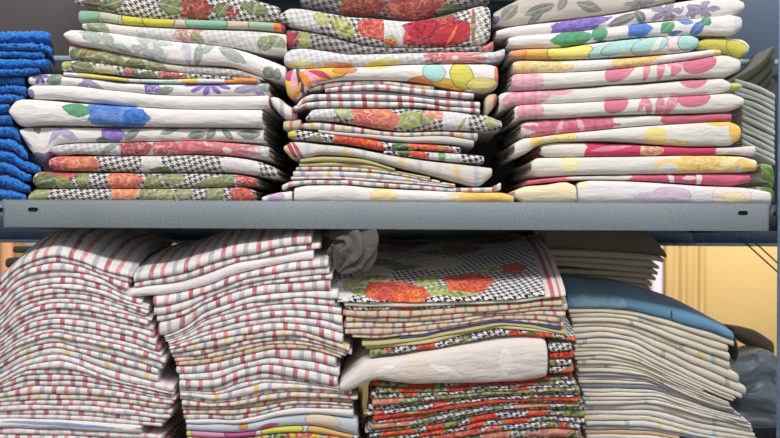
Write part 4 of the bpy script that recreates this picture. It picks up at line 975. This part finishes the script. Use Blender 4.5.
for i, (a, b_, kd) in enumerate(rows):
    yl = float(Bp.at((a+b_)/2, np.array([150.0]))[0]); yr = float(Bp.at((a+b_)/2, np.array([330.0]))[0])
    x0 = tab(JOIN, yl) + 2.0 + rnd.uniform(0, 2); x1 = tab(B_R, yr) + rnd.uniform(-4, 3)
    x1 = min(x1, tab([(237,366),(300,366),(305,334),(310,342),(340,343),(350,362),(360,340),(392,340),(394,364),(457,366)], yr))
    if i == 0: x0, x1 = 133, 311
    if i == 2: x0, x1 = 126, 313
    m_, ds = XT.get(kd) or (ST[kd], STD[kd])
    Bp.row(a, b_, x0, x1, m_, ds, d=0.003 + rnd.uniform(0, 0.004), L=0.30, rise=rB, sheets=2 if b_-a > 5.5 else 1, uoff=(0, 21, 9, 30, 15, 4)[i % 6] + i*0.7 if kd in ST else 0, voff=i*3.0 if kd in ST else 0, inner=m_,
           name='tea_towel' if kd not in ('bluegrey', 'magenta', 'multi') else 'folded_cloth', cat='tea towel' if kd not in ('bluegrey', 'magenta', 'multi') else 'cloth')

STK.clear()
# ---- pile with the roses on top
Cp = Pile({
 300.5: [(330,301),(360,301),(435,301),(450,300.5),(501,299),(546,295),(566,291),(592,290)],
 304: [(330,304.5),(360,304.5),(435,304.5),(450,304),(501,302),(546,298.5),(566,295),(592,294)],
 322: [(330,325),(400,326),(450,322),(500,317),(545,314),(592,314)],
 338: [(330,345),(370,344),(400,342),(420,340),(450,334),(480,328),(500,325),(530,328),(560,334),(592,338)],
 345: [(330,352),(370,351),(400,349),(440,343),(450,341),(480,335),(500,330.5),(530,333),(575,340),(592,342)],
 349.5: [(330,363),(365,361.5),(390,358),(443,350),(450,348.5),(478,343),(501,339),(540,340.5),(592,346)],
 383: [(330,380),(360,380),(400,383),(450,384.5),(500,383.5),(547,379),(592,378)],
 405: [(330,417),(370,415),(410,411),(450,405),(500,400),(555,398),(592,398)],
 422: [(330,436),(370,434),(410,430),(450,422),(500,413),(555,410),(592,412)],
 440: [(330,447),(370,446),(450,440),(500,432),(555,429),(592,432)],
 456.5: [(330,457.5),(592,459)]}, 330, 592, 'in the pile under the rose tablecloth', 'cloths of the pile under the rose tablecloth', 3)
rC = riser(0.118, 0.22, 301)
rose_top = fabric('rose_tablecloth_print', ('hound', WHITE, (34, 34, 58), 6.0), [
 ('blob',440,150,80,30,0,(196,186,168),(180,170,150),None,.5),
 ('blob',372,70,22,70,0,(212,206,196),(206,200,188),None,.6),
 ('blob',430,90,40,24,0,(206,198,184),(200,192,178),None,.6),
 ('blob',344,24,10,24,0,(226,224,224),(210,212,220),None,.4),
 ('leaf',350,34,16,9,70,(186,190,120),(130,146,70)),('leaf',372,40,20,12,30,(186,192,90),(96,120,50)),('leaf',362,16,14,8,-20,(170,180,80),(90,116,50)),
 ('leaf',428,40,20,12,50,(190,196,100),(100,124,54)),('leaf',455,16,26,12,-18,(176,186,84),(80,110,48)),('leaf',436,16,18,10,20,(196,200,110),(110,134,60)),
 ('leaf',496,66,20,9,30,(190,196,110),(110,134,60)),('leaf',380,92,26,12,-10,(120,130,60),(80,96,44)),('leaf',404,78,22,9,20,(130,140,60),(80,96,44)),
 ('rose',394,18,31,21,0,(232,60,40),(206,36,34),(250,140,70),.3),('rose',412,8,18,14,0,(240,100,40),(230,60,40),(252,190,90),.3),
 ('rose',471,34,25,22,8,(240,74,42),(212,44,36),(250,150,80),.3),('rose',520,64,13,16,0,(236,70,56),(206,40,40),(250,130,90),.3),
 ('leaf',450,132,34,14,-10,(90,106,50),(60,80,40)),('rose',470,150,24,24,0,(170,54,44),(130,36,34),(200,100,70),.3),('rose',405,190,30,26,0,(160,56,46),(126,40,36),(190,100,70),.3),  # rear roses and leaves darker, the shelf's shade put into the print
 ('rose',520,200,20,26,0,(176,60,46),(130,40,36),(200,100,70),.3),('leaf',390,150,28,16,20,(90,106,50),(60,80,40)),('leaf',500,190,26,14,0,(90,106,50),(60,80,40)),('leaf',372,200,20,12,0,(90,106,50),(60,80,40))])
Cp.row(300.5, 304, 334, 545, rose_top, 'navy houndstooth tablecloth with big red-orange roses', name='tablecloth', cat='tablecloth', d=0.002, L=0.33, rise=rC, sheets=1, step_px=3)
EDGE = fabric('beige_red_border', ('plain', (226, 216, 208)), [('blob',553,60,2.2,400,0,(206,90,104),(190,70,90),None,.02),('blob',560,60,1.2,400,0,(206,120,126),(200,100,110),None,.02)])
Cp.row(304, 308.5, 344, 566, EDGE, 'cream cloth with red border line', name='folded_cloth', cat='cloth', d=0.004, L=0.33, rise=rC, sheets=1)
PB = fabric('poppy_busy_print', ('busy', (214, 84, 58), (168, 50, 46), 5.2, (58, 58, 80), 0.54, (220,216,212)))
DB = fabric('dark_busy_print', ('busy', (206, 120, 98), (160, 60, 60), 5.2, (66, 66, 74), 0.56, (214, 210, 206)))
GB = fabric('green_busy_print', ('busy', (206, 150, 126), (180, 104, 94), 5.6, (84, 88, 82), 0.52, (208, 206, 198)))
NV = fabric('navy_plain', ('plain', (70, 74, 110)))
RW = fabric('deep_red_print', ('busy', (198, 62, 48), (150, 38, 40), 6.0, (70, 40, 48), 0.40, (216, 196, 186)))
names = {'pb': (PB, 'houndstooth cloth with scarlet and green print'), 'db': (DB, 'dark houndstooth cloth with coral print'), 'gb': (GB, 'greenish grey printed cloth'), 'ol': (OL, 'plain khaki cloth'), 'ol2': (OL2, 'plain straw-coloured cloth'), 'nv': (NV, 'thin navy cloth'),
         'beige': (ST['beige'], STD['beige']), 'mix': (ST['mix'], STD['mix']), 'rw': (RW, 'deep red printed cloth')}
rows = [(308.5,312,'pb',345,455),(312,317,'beige',343,563),(317,322,'beige',346,568),(322,327.5,'mix',344,566),(327.5,332.5,'beige',345,560),(332.5,336,'mix',352,565),(336,338.5,'nv',400,562),(338.5,342,'ol',362,566),(342,345.5,'ol2',366,568),(345.5,349.5,'pb',370,576)]
for i, (a, b_, kd, x0, x1) in enumerate(rows):
    m_, ds = names[kd]
    Cp.row(a, b_, x0, x1, m_, ds, name='tea_towel' if kd in ('beige', 'mix') else 'folded_cloth', cat='tea towel' if kd in ('beige', 'mix') else 'cloth', d=0.005 + rnd.uniform(0, 0.004), L=0.32, rise=rC, sheets=1 if b_-a < 5 else 2, uoff=i*57.0, voff=i*900.0 if kd not in ('beige', 'mix') else i*5, inner=m_)
p = [(340,385,390.5),(346,379,391.5),(354,372,389),(365,363.5,384),(378,361,380),(395,359.5,382.5),(415,356.5,384.3),(443,351.6,384),(478,346,383.5),(510,341.8,382),(541,341.4,378.5),(547,345,376)]
BR = fabric('white_brocade', ('plain', (226, 218, 212)), [('leaf',440,0,3,14,60,(240,236,232),(236,230,226),(244,242,240)),('leaf',505,2,8,15,0,(238,234,230),(226,218,212),(244,242,240)),('leaf',385,2,18,3,30,(240,236,232),(236,230,226)),('leaf',452,-4,14,2,-35,(240,236,232),(236,230,226)),('blob',418,0,12,16,0,(226,208,190),(224,210,196))])
cl('folded_cloth', p, BR, 'thick cream-white damask cloth with faint leaf weave jutting from the rose pile', 'cloth', None, IN_W, d=-0.006, L=0.30, rise=rC, sheets=3)
# short ends showing right of the damask cloth
ys = [(347.5,355,'grey houndstooth cloth end', 'db'),(355.5,362,'scarlet cloth end','rw'),(362.5,368,'coral-flecked cloth end','pb'),(368.5,376,'navy-checked cloth end','db')]
for i, (a, b_, ds, kd) in enumerate(ys):
    p = [(550,a,b_),(560,a-0.4,b_-0.4),(572+2*(i%2),a-1,b_-1.5)]
    cl('folded_cloth', p, names[kd][0], ds + ' beside the cream-white damask cloth, %s of four' % O9[i].split(' ')[0].replace('topmost', 'first'), 'cloth', 'cloth ends beside the damask cloth', names[kd][0], d=0.004, L=0.28, rise=rC, sheets=2, uoff=i*77, voff=i*900.0+300)
seq = ['rw','pb','db','gb','pb','db','rw','db','gb','db','gb','pb','db','gb','db','db']
bd = [384.5,388.5,392,396,400,403.5,407,411,415,418.5,422,429.5,434.5,440,445.5,451,456.8]
for i, kd in enumerate(seq):
    m_, ds = names[kd]
    if i == 10: m_, ds = names['pb']; ds = 'fat orange and houndstooth cloth'
    a, b_ = bd[i], bd[i+1]
    Cp.row(a, b_, 365 + rnd.uniform(0, 9) + (4 if i < 3 else 0), tab([(384,574),(400,578),(420,583),(457,586)], a) + rnd.uniform(-6, 3), m_, ds, name='folded_cloth', cat='cloth', d=0.003 + rnd.uniform(0, 0.006), L=0.32, rise=rC, sheets=1 if b_-a < 5 else 2, uoff=i*91.0, voff=i*700.0+200, inner=m_)

STK.clear()
# ---- white pile under the blue cloth
Dp = Pile({
 297.5: [(545,298),(565,296),(600,297),(625,299),(648,303),(673,309),(698,316.5),(728,330),(775,350)],
 310: [(545,312),(565,310.5),(600,310),(625,311),(660,319),(700,330),(735,341),(775,360)],
 338: [(545,341),(575,340),(600,338),(630,343),(655,354),(693,373),(738,392),(775,408)],
 351: [(545,353),(575,352),(600,351),(630,356),(655,367),(693,385),(732,401),(775,414)],
 373: [(545,374),(576,373),(600,373),(643,376),(668,387),(698,400),(740,412),(775,421)],
 388: [(545,390),(585,388),(600,388),(650,389),(680,398),(710,408),(745,418),(775,427)],
 405: [(545,406),(600,405),(650,404),(706,417),(750,427),(775,433)],
 418: [(545,420),(600,418),(640,418),(670,424),(700,432),(760,440),(775,442)],
 456.5: [(545,458.5),(775,460)]}, 545, 790, 'in the pale pile under the blue cloth', 'pale cloths of the pile under the blue cloth', 4)
def exD(dep, X): return -0.012 * dep/0.2 * np.clip((X - 0.3)/0.3, 0, 1)
rD0 = riser(0.048, 0.16, 298, exD)
DD = 0.085
def rD(dep, X, Z): return rD0(np.maximum(0, dep - DD), X, Z)
BLUEC = fabric('sky_blue_cotton', ('plain', (110, 156, 190)), [('blob',600,0,30,10,0,(140,180,206),(124,168,198),None,.8),('leaf',672,0,1.0,6,0,(40,60,80),(40,60,80),(40,60,80))])
Dp.row(297.5, 310, 567, 735, BLUEC, 'sky blue cotton cloth', name='folded_cloth', cat='cloth', d=DD, L=0.14, rise=rD, sheets=1, inner=BLUEC)
CM = fabric('cream_with_marks', ('marks', (228, 220, 204))); CM2 = fabric('white_with_marks', ('marks', (232, 228, 222)))
BG = fabric('blue_grey_hem', ('plain', (182, 186, 196))); TN = fabric('tan_edge', ('plain', (214, 180, 140))); GD = fabric('slate_edge', ('plain', (130, 134, 146)))
bd = [(310,314,'c',730),(314,318.5,'c',727),(318.5,323,'c',731),(323,328,'c',731),(328,333,'c',736),(333,338,'c',744),(338,344.5,'w',740),(344.5,348,'c',733),(348,352,'c',731),(352,356,'c',700),(356,360.5,'c',728),(360.5,365,'c',727),(365,369,'w',726),(369,373,'c',731),(373,377.5,'b',732),(377.5,381,'c',735),(381,385,'c',738),(385,389.5,'g',738),(389.5,393,'c',742),(393,397,'w',746),(397,401,'c',747),(401,405.5,'w',750),(405.5,411,'c',752),(411,416,'w',754),(416,421,'c',755),(421,426,'w',757),(426,430,'b',720),(430,434,'t',680),(434,438,'w',758),(438,443,'c',758),(443,449,'w',760),(449,457,'c',760)]
DM = {'c': (CM, 'cream cloth with tiny woven marks'), 'w': (CM2, 'white cloth with tiny woven marks'), 'b': (BG, 'blue-grey edged cloth'), 'b2': (BG, 'pale cloth with blue-grey fold'), 'g': (GD, 'slate grey edged cloth'), 't': (TN, 'thin tan cloth')}
for i, (a, b_, kd, x1) in enumerate(bd):
    m_, ds = DM[kd]
    x0 = tab([(310,567),(320,570),(338,573),(350,573),(373,575),(390,579),(405,582),(457,584)], a) + rnd.uniform(0, 4)
    Dp.row(a, b_, x0, x1 + 4 + rnd.uniform(-2, 2), m_, ds, name='folded_cloth', cat='cloth', d=DD + 0.001, jit=0.008, L=0.14, rise=rD, sheets=1 if b_-a < 5.5 else 2, uoff=i*37.0, voff=i*500.0, inner=m_)

STK.clear()
# ---- beige pile standing behind
G = 'beige napkins of the pile standing behind the rose pile'
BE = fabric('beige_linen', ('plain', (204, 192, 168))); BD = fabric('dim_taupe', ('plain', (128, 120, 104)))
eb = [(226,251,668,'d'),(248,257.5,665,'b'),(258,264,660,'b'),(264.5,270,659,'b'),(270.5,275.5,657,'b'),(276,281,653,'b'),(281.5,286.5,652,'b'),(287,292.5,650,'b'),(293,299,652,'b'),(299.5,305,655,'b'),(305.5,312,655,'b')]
yq = 312
while yq < 418: eb.append((yq+0.5, yq+9, 652, 'b')); yq += 9
for i, (a, b_, x1, kd) in enumerate(eb):
    w_ = 1.6*math.sin(i*1.7)
    xl = 545 if a < 318 else 568
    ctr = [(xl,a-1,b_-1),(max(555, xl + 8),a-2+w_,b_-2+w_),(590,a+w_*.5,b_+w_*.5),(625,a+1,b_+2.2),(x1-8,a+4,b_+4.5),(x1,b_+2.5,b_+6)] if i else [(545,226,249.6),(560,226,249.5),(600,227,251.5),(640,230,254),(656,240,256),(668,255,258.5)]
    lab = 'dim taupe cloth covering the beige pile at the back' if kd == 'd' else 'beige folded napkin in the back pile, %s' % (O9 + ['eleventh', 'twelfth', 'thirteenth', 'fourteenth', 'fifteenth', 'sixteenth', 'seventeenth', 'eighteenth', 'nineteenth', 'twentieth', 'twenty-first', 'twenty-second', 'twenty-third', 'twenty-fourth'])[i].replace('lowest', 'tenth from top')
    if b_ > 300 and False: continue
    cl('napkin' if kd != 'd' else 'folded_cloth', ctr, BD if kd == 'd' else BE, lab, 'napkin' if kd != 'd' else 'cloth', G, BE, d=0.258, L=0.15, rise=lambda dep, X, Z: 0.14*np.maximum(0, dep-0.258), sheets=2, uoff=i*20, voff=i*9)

STK.clear()
# ---- dark brown cloths and slate satin bundle by the right post
BRN = fabric('dark_brown_cloth', ('plain', (78, 66, 54)))
cl('folded_cloth', [(704,318,330),(722,322,340),(745,336,352),(775,352,364)], BRN, 'dark brown cloth behind the right end of the blue cloth', 'cloth', None, BRN, d=0.252, L=0.06, spl_r=-0.26, spl_e=2.5, sheets=2)
cl('folded_cloth', [(733,326,335),(752,329,346),(775,342,358)], fabric('dark_taupe_cloth', ('plain', (92, 82, 72))), 'dark taupe cloth lying above the slate satin bundle', 'cloth', None, BRN, d=0.335, L=0.05, sheets=2)
SAT, nt, bb = new_mat('slate_satin', 0.38, 0.0)
uv = uvsock(nt)
bb.inputs['Specular IOR Level'].default_value = 0.6
mp = nt.nodes.new('ShaderNodeMapping'); nt.links.new(uv, mp.inputs[0]); mp.inputs['Scale'].default_value = (0.030, 0.018, 1); mp.inputs['Rotation'].default_value = (0, 0, 0.6)
n1 = noise(nt, mp.outputs[0], 1.0, 2.0)
nt.links.new(mixc(nt, n1, lin((84, 98, 108)), lin((110, 126, 138))), bb.inputs['Base Color'])
bp = nt.nodes.new('ShaderNodeBump'); bp.inputs['Strength'].default_value = 1.0; bp.inputs['Distance'].default_value = 0.02
nt.links.new(n1, bp.inputs['Height']); nt.links.new(bp.outputs[0], bb.inputs['Normal'])
def satin_bundle():
    """a sack-like bundle of slippery cloth, one closed crumpled surface"""
    nu, nv = 60, 80
    X0, X1 = P(716, 400, 0.26)[0], P(790, 400, 0.26)[0]
    Z0, Z1 = ZLOW, P(760, 352, 0.26)[2]
    cx, cz = (X0+X1)/2, (Z0+Z1)/2; hx, hz = (X1-X0)/2, (Z1-Z0)/2
    v = []; uvs = []
    for j in range(nv+1):
        for i in range(nu+1):
            th = 2*math.pi*i/nu; t = -1 + 2*j/nv
            w_ = (1 - abs(t)**9)**0.35 if abs(t) < 1 else 0.0
            f = 1 + 0.05*math.sin(th*3 + t*4) + 0.045*math.sin(t*9 + th*2) + 0.03*math.sin(th*7 - t*6)
            ex = lambda q: math.copysign(abs(q)**0.7, q)
            x = cx + hx*w_*f*ex(math.cos(th)) - 0.012*t
            y = 0.315 + 0.07*w_*f*ex(math.sin(th))
            z = cz + hz*t + 0.008*math.sin(x*70)*(1 if t > 0 else 0)*w_
            v.append((x, y, max(z, ZLOW + 0.0005))); uvs.append((i*4.0, j*3.0))
    F = []
    for j in range(nv):
        for i in range(nu):
            a = j*(nu+1)+i; F.append((a, a+1, a+nu+2, a+nu+1))
    o = mesh_obj('cloth_bundle', v, F, SAT, None, True, uvs, loc=(cx, 0.315, ZLOW))
    tag(o, 'shiny slate-blue satin bundle beside the pale pile, against the right post', 'bundle')
satin_bundle()

# ---- crumpled dark grey rag hanging over the right end of the striped pile
RAGM = fabric('charcoal_rag', ('plain', (96, 94, 90)))
def rag():
    path = [P(318, 236, 0.10), P(330, 233, 0.06), P(343, 234, 0.025), P(352, 240, 0.008), P(353, 251, 0.004), P(347, 261, 0.004), P(338, 272, 0.006)]
    path = [Vector(q) for q in path]
    n = 60; m = 110; v = []; uvs = []
    def pt(t):
        s = t*(len(path)-1); i = min(int(s), len(path)-2); f = s - i
        p0 = path[max(i-1, 0)]; p1 = path[i]; p2 = path[i+1]; p3 = path[min(i+2, len(path)-1)]
        return 0.5*((2*p1) + (-p0+p2)*f + (2*p0-5*p1+4*p2-p3)*f*f + (-p0+3*p1-3*p2+p3)*f**3)
    for i in range(n+1):
        t = i/n; c = pt(t); tn = (pt(min(1, t+.02)) - pt(max(0, t-.02))).normalized()
        side = tn.cross(Vector((0, -1, 0))).normalized(); out = side.cross(tn).normalized()
        wd = (0.018 + 0.010*math.sin(math.pi*t)) * (1 if t < .8 else 1 - (t-.8)*3.6)
        for j in range(m):
            a = 2*math.pi*j/m
            cr = 1 + 0.34*math.sin(a*9 + t*5) + 0.16*math.sin(a*14 - t*9) + 0.1*math.sin(t*16 + a*2)
            q = c + side*(wd*math.cos(a)*cr) + out*(0.011*math.sin(a)*cr*(wd/0.03))
            v.append(tuple(q)); uvs.append((j*2.0, i*2.0))
    F = []
    for i in range(n):
        for j in range(m):
            j2 = (j+1) % m; F.append((i*m+j, i*m+j2, (i+1)*m+j2, (i+1)*m+j))
    for base in (0, n*m):
        for k in range(1, m-2, 2): F.append((base, base+k, base+k+1, base+k+2))
    o = mesh_obj('rag', v, F, RAGM, None, True, uvs, loc=path[3])
    tag(o, 'crumpled charcoal grey rag hanging over the striped pile beside the roses', 'rag')
rag()

STK.clear()
# ---- dark olive cloth ends behind the left pile
for p, lab in (([(12,246,253),(22,246.5,253),(60,246,253)], 'dark olive cloth end, upper one behind the left striped pile'), ([(5,258,268),(16,257,268),(60,256,268)], 'dark olive cloth end, lower one behind the left striped pile')):
    cl('folded_cloth', p, DO, lab, 'cloth', None, DO, d=0.335, L=0.07, sheets=2)
